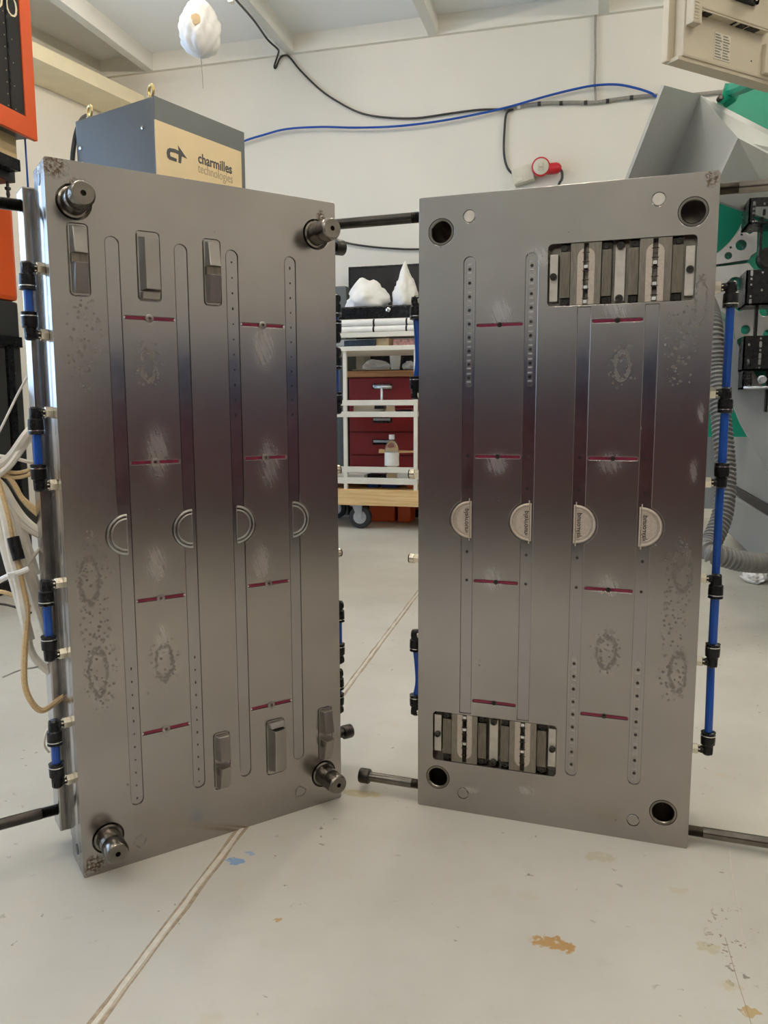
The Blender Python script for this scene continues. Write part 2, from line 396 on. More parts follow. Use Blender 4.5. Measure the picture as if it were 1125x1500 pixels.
struct(MB().box(XR, XR+.2, YB, D, 0, ZC).build('wall_right', M_WALL))
def wall_with_openings(name, L, H, opens, m, M):
    me = plate2d([rect(0, L, 0, H)]+[rect(*o) for o in opens], 0, .2)
    return struct(link(name, me, m, None, M))
wr = wall_with_openings('wall_rear', 12, ZC, [], M_WALL, T(-7, YB-.2, 0))
# left wall runs slightly askew of the beams; its big window lies left of the view
LW0 = Vector((-3.86-.23, 6.2, 0)); LDIR = Vector((.202, .979, 0)).normalized(); LN = Vector((LDIR.y, -LDIR.x, 0))
LA = math.atan2(LDIR.y, LDIR.x)
LST = LW0-LDIR*10.6
wl = wall_with_openings('wall_left', 10.9, ZC, [(1.2, 3.4, .9, 3.0), (4.2, 6.2, .9, 3.0), (6.8, 8.9, .9, 3.0)], M_WALL, T(*LST) @ Rz(LA))
def window(name, x0, x1, z0, z1, M):
    b = MB(); f = .06
    fr = MB()
    for r in ((x0, x1, z0, z0+f), (x0, x1, z1-f, z1), (x0, x0+f, z0, z1), (x1-f, x1, z0, z1), ((x0+x1)/2-.03, (x0+x1)/2+.03, z0, z1)): fr.box(r[0], r[1], .07, .13, r[2], r[3])
    o = struct(fr.build(name, M_BEAM, None, M))
    return o
window('window_1_offscreen', 1.2, 3.4, .9, 3.0, T(*LST) @ Rz(LA)); window('window_2_offscreen', 4.2, 6.2, .9, 3.0, T(*LST) @ Rz(LA)); window('window_3_offscreen', 6.8, 8.9, .9, 3.0, T(*LST) @ Rz(LA))

# cream ledge along the top of the left wall
L0 = at_y(212, 160.3, 6.19); L0b = at_z(52, 85, L0.z); LDD = (L0-L0b).normalized(); L0b = L0-LDD*6
lb = MB()
for k in (0,):
    a, c = L0+LN*0, L0b
    back = -LN*.45
    lb.poly([a, a+back, a+back+Vector((0, 0, .105)), a+Vector((0, 0, .105))], (c-a))
struct(lb.build('trim_1', M_LEDGE))
struct(MB().box(-4.2, XR, D-.035, D+.01, 3.565, ZC+.01).build('trim_2', M_WALL))
# ceiling joists: structure like the rest of the shell
for i, x in enumerate((-3.68, -2.45, -1.305, -.082, 1.12, 2.3, 3.45)):
    o = MB().box(x, x+.075, YB, D-.03, 3.565, ZC+.01, .004).build('ceiling_beam', M_BEAM); struct(o)

# ------------------------------------------------------------------ ceiling lamps
def batten(x, y, z, L, label, group, sfx=''):
    t = thing('ceiling_light'+sfx, label, 'ceiling light', (x, y, z), 0, group)
    MB().box(-.022, .022, -L/2, L/2, .035, .075, .006).build('housing', M_ALU, t)
    MB().cyl((0, -L/2+.03, 0), (0, L/2-.03, 0), .014, n=12).build('fluorescent_tube'+sfx, M_TUBE, t)
    for s in (-1, 1):
        MB().box(-.016, .016, s*L/2-.02-.01*s, s*L/2+.02-.01*s, -.02, .03, .004).build('lamp_holder', M_ALU, t)
        MB().cyl((0, s*L*.3, .07), (0, s*L*.3, ZC-z+.005), .004, n=8).build('hanger', M_ZINC, t)
    return t
lend = at_z(343, 4, 3.42)
batten(lend.x, lend.y-.78, 3.42, 1.5, 'fluorescent ceiling light whose end a black cable leaves', None)
for x, y, nm in ((lend.x, 2.2, 'left'), (lend.x, -.6, 'left_rear'), (-.4, 2.9, 'middle_front'), (-.4, .3, 'middle'), (-.4, -2.3, 'middle_rear'), (1.7, 4.6, 'right_front'), (1.7, 2.0, 'right'), (1.7, -.8, 'right_rear')):
    batten(x, y, 3.42, 1.5, 'white fluorescent ceiling light hung below the joists', 'ceiling lights', '_'+nm+'_offscreen')

# ------------------------------------------------------------------ the mould halves
PW, PH, TA = .5207, 1.2, .083
SU = (.0985, .2140, .3075, .4230)           # centre lines of the four cavity strips
VR = (.963, .720, .479, .237)               # heights of the runners
PINS = ((.0425, 1.137), (.4790, 1.137), (.0450, .062), (.4790, .064))
SW = .0115                                  # half width of a strip
def strip_loop(u, v0, v1, w=SW, top=True, bot=True, n=8):
    o = []
    if bot: o += [(u+w*math.cos(PI+PI*i/n), v0+w+w*math.sin(PI+PI*i/n)) for i in range(n+1)]
    else: o += [(u-w, v0), (u+w, v0)]
    if top: o += [(u+w*math.cos(PI*i/n), v1-w+w*math.sin(PI*i/n)) for i in range(n+1)]
    else: o += [(u+w, v1), (u-w, v1)]
    return o
def half_disc(u, v, r, s, n=20):
    """half disc with its straight edge at u, bulging to side s"""
    return [(u+s*r*math.sin(PI*i/n), v+r*math.cos(PI*i/n)) for i in range(n+1)]
def strip_with_disc(u, v0, v1, s, top=True, bot=True, r=.037):
    """strip outline united with the half disc that bulges out of side s at mid height"""
    w = SW; right = []; left = []
    L = strip_loop(u, v0, v1, w, top, bot); ue = u+.004*(-s)  # straight edge near the centre line
    # intersection of the side with the circle of radius r about (ue,.598)
    dx = w-s*0 ; ex = (u+s*w)-ue; dv = math.sqrt(max(r*r-ex*ex, 0)); a0 = math.atan2(dv, abs(ex))
    arc = [(ue+s*r*math.cos(a0-2*a0*i/18), .598+r*math.sin(a0-2*a0*i/18)) for i in range(19)]  # from upper to lower
    out = []
    for i, p in enumerate(L):
        q = L[(i+1) % len(L)]; out.append(p)
        if abs(p[0]-(u+s*w)) < 1e-6 and abs(q[0]-(u+s*w)) < 1e-6 and abs(p[1]-q[1]) > .3:
            out += arc if p[1] > q[1] else list(reversed(arc))
    return out
def runner_loop(u0, u1, v, h=.0034): return rect(u0, u1, v-h, v+h, h*.98, 4)
RUN = [(SU[0]+SW+.0026, SU[1]-SW-.0026), (SU[2]+SW+.0026, SU[3]-SW-.0026)]

def arc_tube(b, cu, cv, r, s, y, tr, n=22):
    b.tube([(cu+s*r*math.sin(PI*i/n), y, cv+r*math.cos(PI*i/n)) for i in range(n+1)], tr, n=8, sub=1)
def elbow(par, u, v, y, side, dirv, reach=.030):
    """push-in elbow: nickel hex screwed into the plate side, black body, collar towards dirv (+1 up, -1 down); returns the tube end"""
    f = MB().lathe((u-side*.006, y, v), (side, 0, 0), [(0, .0085), (.006, .0085), (.006, .0098), (.017, .0098), (.018, .0075), (.021, .0075)], 6).build('hose_fitting', M_BRASS, par)
    for p in f.data.polygons: p.use_smooth = False
    c = Vector((u+side*reach, y, v))
    e = MB(); e.lathe((u+side*.012, y, v), (side, 0, 0), [(0, .0070), (reach-.016, .0070), (reach-.004, .0095)], 14)
    e.lathe(c+Vector((0, 0, -dirv*.0095)), (0, 0, dirv), [(0, .006), (.003, .0095), (.019, .0100), (.021, .0125), (.030, .0130), (.038, .0130)], 16)
    e.build('elbow', M_BLKPL, f)
    MB().lathe(c+Vector((0, 0, dirv*.0282)), (0, 0, dirv), [(0, .0132), (.0016, .0132)], 16).build('chrome_ring', M_CHROME, f)
    MB().lathe(c+Vector((0, 0, dirv*.0298)), (0, 0, dirv), [(0, .0124), (.005, .0132), (.006, .0105)], 16).build('release_collar', M_BLKPL, f)
    return c+Vector((0, 0, dirv*.030))
def straight(par, u, v, y, side):
    f = MB().lathe((u-side*.006, y, v), (side, 0, 0), [(0, .0085), (.006, .0085), (.006, .0100), (.024, .0100), (.024, .0088), (.026, .0088)], 6).build('hose_fitting', M_BRASS, par)
    for p in f.data.polygons: p.use_smooth = False
    MB().lathe((u+side*.019, y, v), (side, 0, 0), [(0, .0098), (.003, .0104), (.009, .0104), (.0092, .0074)], 18).build('collar', M_BRASS, f)
    MB().lathe((u+side*.0285, y, v), (side, 0, 0), [(0, .0092), (.0022, .0092)], 18).build('release_ring', M_BLKPL, f)
def hose(par, pts, r=.0072): MB().tube(pts, r, n=10).build('hose', M_BLUE, par)
def long_bolt(par, u, v, y, side, L, head=True, m=None, thread=.022):
    m = m or M_PIN
    b = MB(); prof = [(-.012, .0098)]; x = -.012
    while x < thread: prof += [(x+.0006, .0104), (x+.0016, .0090)]; x += .0022
    prof += [(thread+.001, .0102), (L, .0102)]
    b.lathe((u, y, v), (side, 0, 0), prof, 16)
    o = b.build('side_bolt', m, par)
    if head:
        MB().lathe((u+side*L, y, v), (side, 0, 0), [(0, .0150), (.0015, .0158), (.020, .0158), (.022, .0145), (.022, .0085), (.012, .0080)], 20).build('bolt_head', M_DARKST, o)
    return o
def gate(par, u, v, rim, m_rim):
    g = MB().lathe((u, .0012, v), (0, -1, 0), [(0, .0072), (.0024, .0072), (.0028, .0062), (.0028, .0030), (-.0008, .0028)], 18).build('gate_bushing', m_rim, par)

def back_plates(root, ext):
    MB().box(.004, PW-.004, TA-.001, .1105, .03, 1.177, .001).build('support_plate', M_EDGE, root)
    MB().box(-ext, PW+ext, .110, .160, .040, 1.178, .003).build('clamp_plate', M_CLAMP, root)

# ---- left half: guide pins, wedge blocks
LA_ = .850098
ML = thing('mould_half', 'steel mould half with four guide pins and raised wedge blocks, white cables at its side', 'mould', (-.84017, 1.10149, 0), LA_, 'two halves of the opened mould')
SL = [strip_with_disc(SU[0], .108, 1.091, -1), strip_with_disc(SU[1], .108, 1.091, -1), strip_with_disc(SU[2], .105, 1.091, 1), strip_with_disc(SU[3], .110, 1.091, 1)]
loops = SL + [runner_loop(a, b, v) for a, b in RUN for v in VR]
bores = [circle(u, v, .0275) for u, v in PINS]
KU = (.0455, .1580, .2700); KL = (.2600, .3715, .4840); KW = (.0150, .0185, .0150)
loops += [rect(u-w-.0014, u+w+.0014, .993-.0014, 1.104+.0014, .007, 4) for u, w in zip(KU, KW)] + [rect(u-w-.0014, u+w+.0014, .0955-.0014, .205+.0014, .007, 4) for u, w in zip(KL, KW)]
fp = MB()
fp.mesh(plate2d([rect(0, PW, 0, PH, .004, 2)]+loops+bores, 0, .003, .0007, .02))
fp.mesh(plate2d([rect(.0004, PW-.0004, .0004, PH-.0004, .004, 2)]+bores, .003, .022))
fp.mesh(plate2d([rect(.0004, PW-.0004, .0004, PH-.0004, .004, 2)], .022, TA, .0015))
fp.build('front_plate', M_PLATE_L, ML, norm=False)
for v in (1.174, .036): MB().lathe((.0002, .040, v), (-1, 0, 0), [(0, .0095), (.0006, .0095)], 18).build('side_hole_disc', M_DARKST, ML)  # dark discs in place of open threaded holes; their shade is in the colour
back_plates(ML, .014)
for i, (u, s) in enumerate(zip(SU, (-1, -1, 1, 1))):
    st = link('cavity_strip', plate2d([strip_loop(u, .1095, 1.0895, SW-.0012)], .0016, .0040), M_STRIP, ML)
    lo, hi = ((.12, .36) if i < 2 else (.80, 1.07))
    b = MB()
    for k in range(11):
        v = lo+(hi-lo)*k/10; h = random.uniform(.0012, .0026)
        b.box(u-.0012, u+.0012, .0013, .0018, v-h, v+h)
    o = b.build('tooth_marks', M_DARKST, st); o['kind'] = 'stuff'
    ue = u-.004*s*-1 if False else u+.004*(-s)
    b = MB(); arc_tube(b, ue, .598, .0335, s, .0005, .0022); arc_tube(b, ue, .598, .0270, s, .0008, .0017)
    b.build('disc_rim', M_EDGE, st)
    link('disc_face', plate2d([half_disc(ue+.0005*s, .598, .0258, s)], .0006, .0030, .0005), M_PLATE_L, st)
    b = MB().box(ue-.0006, ue+.0006, .0002, .0017, .565, .631); b.build('disc_edge', M_EDGE, st)
for a, c in RUN:
    for v in VR:
        r = link('runner', plate2d([runner_loop(a+.0006, c-.0006, v, .0027)], .0012, .0035, .0006), M_PINK, ML)
        for e in (a+.001, c-.001): MB().lathe((e, .0011, v), (0, -1, 0), [(0, .0022), (.0010, .0016)], 10).build('gate_point', M_CHROME, r)
        gate(r, (a+c)/2-.001, v, .0072, M_WEDGE)
for (u, v) in PINS:
    g = MB().lathe((u, .021, v), (0, -1, 0), [(0, .0245), (.022, .0245), (.0225, .0235), (.0235, .0215)], 36).build('guide_pin', M_PIN, ML)
    MB().lathe((u, .0, v), (0, -1, 0), [(0, .0205), (.030, .0205), (.031, .0198), (.033, .0198), (.034, .0203), (.056, .0200), (.061, .0178), (.0625, .0165), (.0625, .0044), (.0500, .0040), (.0500, .0001)], 36).build('pin_shaft', M_PIN, g)
    MB().lathe((u, .0215, v), (0, -1, 0), [(0, .0278), (.001, .0278)], 30).build('bore_floor', M_PIN, g)
def wedge(u, v0, v1, w, kind, flip, h=.021):
    """raised locking wedge: a rounded low base, sloping block(s) on it"""
    vm = (v0+v1)/2
    base = link('wedge_block', plate2d([rect(u-w, u+w, v0, v1, .006, 4)], -.0016, .0035, .0006), M_PLATE_L, ML)
    f = (lambda v: 2*vm-v) if flip else (lambda v: v)
    def block(a, c, ha, hb, ins, nm='wedge_face'):
        A, B = f(a), f(c)
        x0, x1 = u-w+ins, u+w-.0012
        vs = [(x0-ins+.001, 0, A), (x1, 0, A), (x1, 0, B), (x0-ins+.001, 0, B), (x0, -ha, A+(B-A)*.03), (x1-.002, -ha*.82, A+(B-A)*.03), (x1-.002, -hb*.82, B-(B-A)*.03), (x0, -hb, B-(B-A)*.03)]
        b = MB().solid(vs, [(0, 1, 2, 3), (4, 5, 6, 7), (0, 1, 5, 4), (1, 2, 6, 5), (2, 3, 7, 6), (3, 0, 4, 7)])
        bmesh.ops.bevel(b.bm, geom=list(b.bm.edges), offset=.0008, segments=1, affect='EDGES')
        b.build(nm, M_WEDGE, base)
    if kind == 'split':
        block(v1-.003, vm+.008, h*.55, h, .006); block(vm-.004, v0+.003, h, h*.6, .006)
        MB().box(u-w+.002, u+w-.003, -h*.55, 0, f(vm+.009) if not flip else f(vm+.009)-.014, f(vm+.009)-.014 if not flip else f(vm+.009)).build('wedge_notch', M_GIB, base)
    else:
        block(v1-.008, v0+.014, h*.9, h, .009); block(v0+.0125, v0+.001, h*.75, h*.5, .004, 'wedge_step')
for k, u in enumerate(KU): wedge(u, .993, 1.104, KW[k], ('split', 'step', 'split')[k], False, .017)
for k, u in enumerate(KL): wedge(u, .0955, .205, KW[k], ('split', 'step', 'split')[k], True, .022)
yL = .040
for va, vb in ((1.036, .931), (.806, .686), (.519, .396), (.273, .169)):
    p = elbow(ML, 0, va, yL, -1, -1, .026); q = elbow(ML, 0, vb, yL, -1, 1, .026); hose(ML, [p, (p+q)/2, q])
for va, vb in ((1.03, .952), (.925, .809), (.398, .280), (.250, .170)):
    k = .030 if vb != .170 else .027
    p = elbow(ML, PW, va, .055, 1, -1, k); q = elbow(ML, PW, vb, .055, 1, 1, k); hose(ML, [p, (p+q)/2, q])
for v in (.686, .513): straight(ML, PW, v, .045, 1)
long_bolt(ML, -.017, 1.152, .135, -1, .30, True, M_DARKST, .03); long_bolt(ML, -.017, .073, .135, -1, .34, True, M_DARKST)
long_bolt(ML, PW+.017, 1.149, .135, 1, .060, True, M_DARKST, .02); long_bolt(ML, PW+.017, .075, .135, 1, .068, True, M_DARKST, .02)
# cables leaving the left side of the left half
LINV = (T(-.84017, 1.10149, 0) @ Rz(LA_)).inverted()
def lp(x, y, dd): return LINV @ at(x, y, dd)          # a point beside the mould, in its own frame
def cable(pts, r, m, name='cable'):
    P = [lp(*p) for p in pts]
    MB().tube(P, r, n=7, sub=6).build(name, m, ML)
SD = 1.42
for pts, r, m in (
    ([(64, 512, SD), (30, 570, SD), (-5, 640, SD-.02), (-60, 740, SD)], .0022, M_WHCAB),
    ([(52, 622, 1.46), (36, 640, SD), (14, 670, SD), (-8, 684, SD), (-40, 700, SD)], .0085, M_WHCAB),
    ([(50, 632, 1.46), (30, 660, SD), (12, 684, SD-.01), (-10, 700, SD), (-40, 712, SD)], .0060, M_WHCAB),
    ([(76, 668, 1.44), (58, 682, SD), (30, 692, SD), (5, 692, SD), (-20, 700, SD)], .0036, M_BEIGECAB),
    ([(78, 674, 1.44), (56, 690, SD), (30, 699, SD), (8, 698, SD), (-20, 690, SD)], .0036, M_BEIGECAB),
    ([(60, 681, 1.45), (40, 676, SD), (20, 671, SD), (0, 668, SD)], .0034, M_WHCAB),
    ([(82, 776, 1.44), (60, 758, SD), (34, 732, SD), (18, 705, SD), (-4, 684, SD)], .0045, M_BEIGECAB),
    ([(82, 770, 1.44), (58, 750, SD), (32, 728, SD), (14, 700, SD), (-6, 676, SD)], .0040, M_BEIGECAB),
    ([(82, 783, 1.45), (62, 780, SD), (38, 762, SD), (20, 738, SD), (4, 712, SD), (-20, 690, SD)], .0070, M_WHCAB),
    ([(82, 789, 1.45), (58, 784, SD), (32, 768, SD), (14, 745, SD), (-6, 716, SD)], .0060, M_WHCAB),
    ([(84, 779, 1.46), (60, 770, 1.45), (30, 748, 1.44), (10, 720, 1.43), (-8, 690, 1.43)], .0130, M_BLKCAB),
    ([(-4, 700, SD-.02), (10, 750, SD-.03), (20, 800, SD-.03), (34, 860, SD-.03), (40, 900, SD-.03), (36, 960, SD-.03), (38, 1010, SD-.03), (58, 1040, SD-.02), (80, 1030, 1.42), (98, 1014, 1.44)], .0055, M_BEIGECAB),
    ([(-8, 706, SD-.02), (6, 754, SD-.03), (16, 806, SD-.03), (28, 860, SD-.03), (36, 905, SD-.03), (44, 950, SD), (58, 972, 1.43), (78, 985, 1.44), (94, 982, 1.44)], .0075, M_WHCAB),
    ([(-10, 742, SD-.02), (4, 790, SD-.02), (18, 840, SD-.02), (32, 890, SD-.02), (44, 936, SD)], .0090, M_WHCAB),
    ([(12, 744, SD), (26, 800, SD), (42, 850, SD), (58, 900, 1.44), (68, 934, 1.45)], .0070, M_WHCAB),
    ([(20, 746, SD), (36, 800, SD), (50, 846, SD+.01), (60, 880, 1.45)], .0070, M_WHCAB),
    ([(30, 760, SD), (44, 806, SD+.01), (54, 840, 1.45)], .0060, M_WHCAB),
    ([(-10, 866, SD), (8, 868, SD), (26, 876, SD), (44, 890, SD+.01)], .0040, M_BEIGECAB),
    ([(-10, 884, SD), (10, 886, SD), (30, 892, SD), (46, 898, SD)], .0022, M_BLKCAB),
    ([(72, 788, 1.43), (58, 804, SD), (46, 820, SD), (40, 830, SD)], .0032, M_WHCAB),
    ([(66, 974, 1.44), (50, 978, SD), (28, 982, SD), (4, 992, SD)], .0016, M_GREYCAB),
    ([(70, 1068, 1.46), (66, 1078, 1.45), (65, 1092, 1.45), (72, 1102, 1.46)], .0022, M_WHCAB)):
    cable(pts, r, m)
MB().cyl(lp(19, 787, SD-.035), lp(28, 820, SD-.035), .0105, n=12).build('cable_sleeve', M_BLKPL, ML)
MB().tube([lp(-6, 853, SD-.045), lp(14, 843, SD-.05), lp(30, 838, SD-.05), lp(42, 833, SD-.045)], .0048, n=8).build('cable_tie', M_WHPL, ML)
MB().box(-.006, .006, -.004, .004, -.005, .005, .001, T(*lp(16, 843, SD-.055))).build('cable_tie_head', M_WHPL, ML)

# ---- right half: bushes, slide pockets, lettered discs
RA_ = -.0704076
MR = thing('mould_half', 'steel mould half with four bushes and two slide pockets in its face', 'mould', (-.33482, 1.50415, 0), RA_, 'two halves of the opened mould')
BUSH = ((.0432, 1.136), (.4808, 1.137), (.0425, .066), (.4755, .064))
PLUG = ((.0965, 1.160), (.4250, 1.162), (.0950, .040), (.4230, .040))
PK = (.2410, .4895, .9915, 1.1000)
PKL = (PW-PK[1]+.0005, PW-PK[0]-.002, 1.2-PK[3]+.003, 1.2-PK[2]-.003)
SR = (.0980, .2125, .3065, .4215)
def sr_loop(i):
    u = SR[i]; s = -1 if i < 2 else 1
    global SW
    if i < 2: return strip_with_disc(u, PKL[3]+.0032, 1.0885, s, True, False, .039)
    return strip_with_disc(u, .110, PK[2]-.0032, s, False, True, .039)
loops = [sr_loop(i) for i in range(4)]
RUNR = [(SR[0]+SW+.0026, SR[1]-SW-.0026), (SR[2]+SW+.0026, SR[3]-SW-.0026)]
loops += [runner_loop(a, b, v) for a, b in RUNR for v in VR]
deep = [rect(*PK, .008, 4), rect(*PKL, .008, 4)] + [circle(u, v, .0245) for u, v in BUSH]
fp = MB()
fp.mesh(plate2d([rect(0, PW, 0, PH, .003, 2)]+loops+deep+[circle(u, v, .0116, 24) for u, v in PLUG], 0, .003, .0007, .02))
fp.mesh(plate2d([rect(.0003, PW-.0003, .0003, PH-.0003, .003, 2)]+deep, .003, .026))
fp.mesh(plate2d([rect(.0003, PW-.0003, .0003, PH-.0003, .003, 2)]+[circle(u, v, .0245) for u, v in BUSH], .026, TA-.004))
fp.mesh(plate2d([rect(.0003, PW-.0003, .0003, PH-.0003, .003, 2)], TA-.004, TA))
fp.build('front_plate', M_PLATE_R, MR, norm=False)
back_plates(MR, 0)
for u, v in BUSH:
    b = MB().lathe((u, .078, v), (0, -1, 0), [(0, .0243), (.0765, .0243), (.0780, .0236), (.0782, .0200), (.0765, .0186), (.060, .0186)], 40, cap=False).build('guide_bush', M_PIN, MR)
    MB().lathe((u, .077, v), (0, -1, 0), [(0, .0184), (.0755, .0184)], 32, cap=False).build('bush_bore', M_PIN, b)
    MB().lathe((u, .0775, v), (0, -1, 0), [(0, .0183), (.001, .0183)], 24).build('bore_floor', M_PIN, b)
for u, v in PLUG:
    MB().lathe((u, .0030, v), (0, -1, 0), [(0, .0104), (.0031, .0104), (.0036, .0098), (.0036, .00005)], 28).build('plug', M_WEAR if v > .6 else M_CLAMP, MR)
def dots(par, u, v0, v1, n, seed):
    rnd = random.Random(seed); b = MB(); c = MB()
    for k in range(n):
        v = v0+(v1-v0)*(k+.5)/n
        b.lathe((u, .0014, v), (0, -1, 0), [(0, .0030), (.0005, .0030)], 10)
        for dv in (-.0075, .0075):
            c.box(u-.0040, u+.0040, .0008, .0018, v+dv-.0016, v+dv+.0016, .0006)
    o = b.build('ejector_hole_discs', M_DARKST, par); o['kind'] = 'stuff'  # raised dark discs imitate shaded ejector holes; nothing is bored
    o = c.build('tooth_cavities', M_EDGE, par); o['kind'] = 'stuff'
for i, u in enumerate(SR):
    s = -1 if i < 2 else 1
    v0, v1 = ((PKL[3]+.0040, 1.0870) if i < 2 else (.1115, PK[2]-.0040))
    st = link('cavity_strip', plate2d([strip_loop(u, v0, v1, SW-.0012, i < 2, i > 1)], .0016, .0040), M_STRIP, MR)
    if i < 2:
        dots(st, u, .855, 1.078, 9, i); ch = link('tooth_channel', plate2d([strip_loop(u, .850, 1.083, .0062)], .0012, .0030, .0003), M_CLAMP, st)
    else:
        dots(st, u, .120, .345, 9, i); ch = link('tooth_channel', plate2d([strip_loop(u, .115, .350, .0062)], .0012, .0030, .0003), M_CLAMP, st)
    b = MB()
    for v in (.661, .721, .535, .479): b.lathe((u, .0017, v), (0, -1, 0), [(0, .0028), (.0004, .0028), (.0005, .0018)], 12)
    o = b.build('ejector_hole_discs', M_DARKST, st); o['kind'] = 'stuff'  # more dark discs, hole shade given as colour
    ue = u+.004*(-s)
    face = link('disc_insert', plate2d([half_disc(ue, .598, .0352, s)], .0012, .0045, .0004), M_CREAM, st)
    b = MB(); arc_tube(b, ue, .598, .0332, s, .0006, .0026); arc_tube(b, ue, .598, .0268, s, .0010, .0012); b.build('disc_rim', M_CREAM, face)
    b = MB(); arc_tube(b, ue, .598, .0290, s, .0012, .0010); b.build('disc_groove', M_CREAM, face)
    MB().box(ue-.0028*s-.0016, ue-.0028*s+.0016, .0002, .0030, .562, .634, .0006).build('disc_edge', M_CREAM, face)
    b = MB()
    for vv in (.5995+.036, .5995-.039): b.box(ue-.0010, ue+.0010, -.0001, .0016, vv-.0035, vv+.0035)
    b.box(ue-.0004, ue+.0004, .0003, .0016, .563, .633); b.build('disc_notch', M_CREAM, face)
    # raised mirror-image lettering reading along the strip
    tm = text_mesh('playround', .0125, .0003, offset=.00012)
    if s < 0: Mx = Matrix(((0, -1, 0, ue-.0062), (0, 0, -1, .0011), (-1, 0, 0, .594), (0, 0, 0, 1)))
    else:     Mx = Matrix(((0, 1, 0, ue+.0062), (0, 0, -1, .0011), (1, 0, 0, .594), (0, 0, 0, 1)))
    tm.transform(Mx); link('lettering', tm, M_DARKST, face)
for a, c in RUNR:
    for v in VR:
        r = link('runner', plate2d([runner_loop(a+.0006, c-.0006, v, .0027)], .0013, .0035, .0006), M_PINK, MR)
        MB().lathe(((a+c)/2, .0012, v), (0, -1, 0), [(0, .0046), (.0020, .0046), (.0022, .0040), (.0022, .0026), (-.0006, .0024)], 14).build('gate_bushing', M_DARKST, r)
def screw(par, u, v, y, r=.0062):
    s = MB().lathe((u, y, v), (0, -1, 0), [(0, r), (.005, r), (.0056, r*.9), (.0056, r*.5), (.003, r*.45)], 16).build('cap_screw', M_DARKST, par)
    MB().lathe((u, y-.0028, v), (0, -1, 0), [(0, r*.46), (.0006, r*.46)], 6).build('hex_socket', M_DARKST, s)
def pocket(flip):
    """the slide unit: two slides with strip inserts between gibs, wear plates at both ends"""
    P = PKL if flip else PK
    du = (P[0]+P[1])/2; dv = (P[2]+P[3])/2; hv = (P[3]-P[2])/2; sgn = -1 if flip else 1
    M = T(du, 0, dv) @ (Matrix.Rotation(PI, 4, 'Y') if flip else Matrix())
    root = link('slide_unit', plate2d([rect(-(P[1]-P[0])/2+.0004, (P[1]-P[0])/2-.0004, -hv+.0004, hv-.0004, .0076, 4)], .0245, .0262), M_PIN, MR, M)
    def bx(nm, u0, u1, v0, v1, y0, m, y1=.0247, bev=.0006): return MB().box(u0, u1, y0, y1, v0, v1, bev).build(nm, m, root)
    for s in (-1, 1):
        a = (.107, .1215); u0, u1 = (s*a[0], s*a[1]) if s > 0 else (s*a[1], s*a[0])
        bx('wear_plate', u0, u1, -hv+.009, hv-.017, .006, M_WEAR)
        screw(root, s*.1145, -.002, .006)
        for (g0, g1) in ((.0145, .0310), (.0855, .1030)):
            u0, u1 = (s*g0, s*g1) if s > 0 else (-g1, -g0)
            bx('gib_bar', u0, u1, -hv+.0145, hv-.0145, .0035, M_GIB)
            for e in (-1, 1):
                bx('gib_foot', u0, u1, (hv-.0135 if e > 0 else -hv+.0015), (hv-.0015 if e > 0 else -hv+.0135), .011, M_DARKST)
                screw(root, (u0+u1)/2+.0015*s, e*(hv-.0075), .0110, .0058)
        u0, u1 = (.0320, .0845) if s > 0 else (-.0845, -.0320)
        uc = s*.0578; slot = rect(uc-.0042, uc+.0042, -hv+.0018, hv-.0018)
        body = link('slide', plate2d([rect(u0, u1, -hv+.0010, hv-.0010), slot], .0012, .0247, .0003), M_BRONZE, root)
        ins = link('strip_insert', plate2d([[(uc+e*.0044, -hv+.0012), (uc+e*.0150, -hv+.0012)]+[(uc+e*.0150*math.cos(1.273*k/8), hv-.025+.0150*math.sin(1.273*k/8)) for k in range(9)] for e in (-1, 1)], .0004, .0030, .0004), M_CREAM, body)
        for k in range(6):
            v = -hv+.012+k*(2*hv-.03)/5
            MB().box(uc-.0058, uc+.0058, -.0006, .001, v-.0008, v+.0008).build('cross_rib', M_DARKST, ins)
        for v, m in ((-hv+.006, M_CHROME), (-hv+.031, M_CHROME), (hv-.042, M_CHROME)):
            MB().box(uc-.0034, uc+.0034, -.0006, .0246, v-.003, v+.003, .0005).build('core_pin', m, ins)
    bx('wear_plate', -.0085, .0085, -hv+.006, hv-.012, .0075, M_WEAR)
    for e in (-1, 1): screw(root, 0, e*(hv-.0095), .0075, .0066)
pocket(False); pocket(True)
yR = .038
VF = (1.016, .836, .678, .504, .349, .181)
dirs = (-1, -1, 1, -1, 1, 1); E = []
for v, d in zip(VF, dirs): E.append(elbow(MR, PW, v, yR, 1, d, .028))
hose(MR, [E[1], (E[1]+E[2])/2, E[2]]); hose(MR, [E[3], (E[3]+E[4])/2, E[4]])
off = lambda v, dy, dx=0: Vector((PW+.028+dx, yR+dy, v))
hose(MR, [E[0], off(.93, .002), off(.85, .018, .001), off(.75, .022, .001), off(.64, .020), off(.56, .020), off(.50, .020), off(.42, .020), off(.33, .018), off(.26, .004), E[5]])
for va, vb, b in ((1.018, .838, .003), (.350, .186, .004)):
    p = elbow(MR, 0, va, yR, -1, -1, .016); q = elbow(MR, 0, vb, yR, -1, 1, .016)
    hose(MR, [p, p.lerp(q, .3)+Vector((b, 0, 0)), p.lerp(q, .7)+Vector((b+.002, 0, 0)), q])
for v in (.680, .508): straight(MR, 0, v, yR, -1)
long_bolt(MR, 0, 1.174, .034, -1, .26, True, M_DARKST); long_bolt(MR, 0, .027, .034, -1, .118, True, M_PIN)
long_bolt(MR, PW, 1.178, .034, 1, .30, True, M_PIN, .030); long_bolt(MR, PW, .020, .034, 1, .26, True, M_PIN, .026)

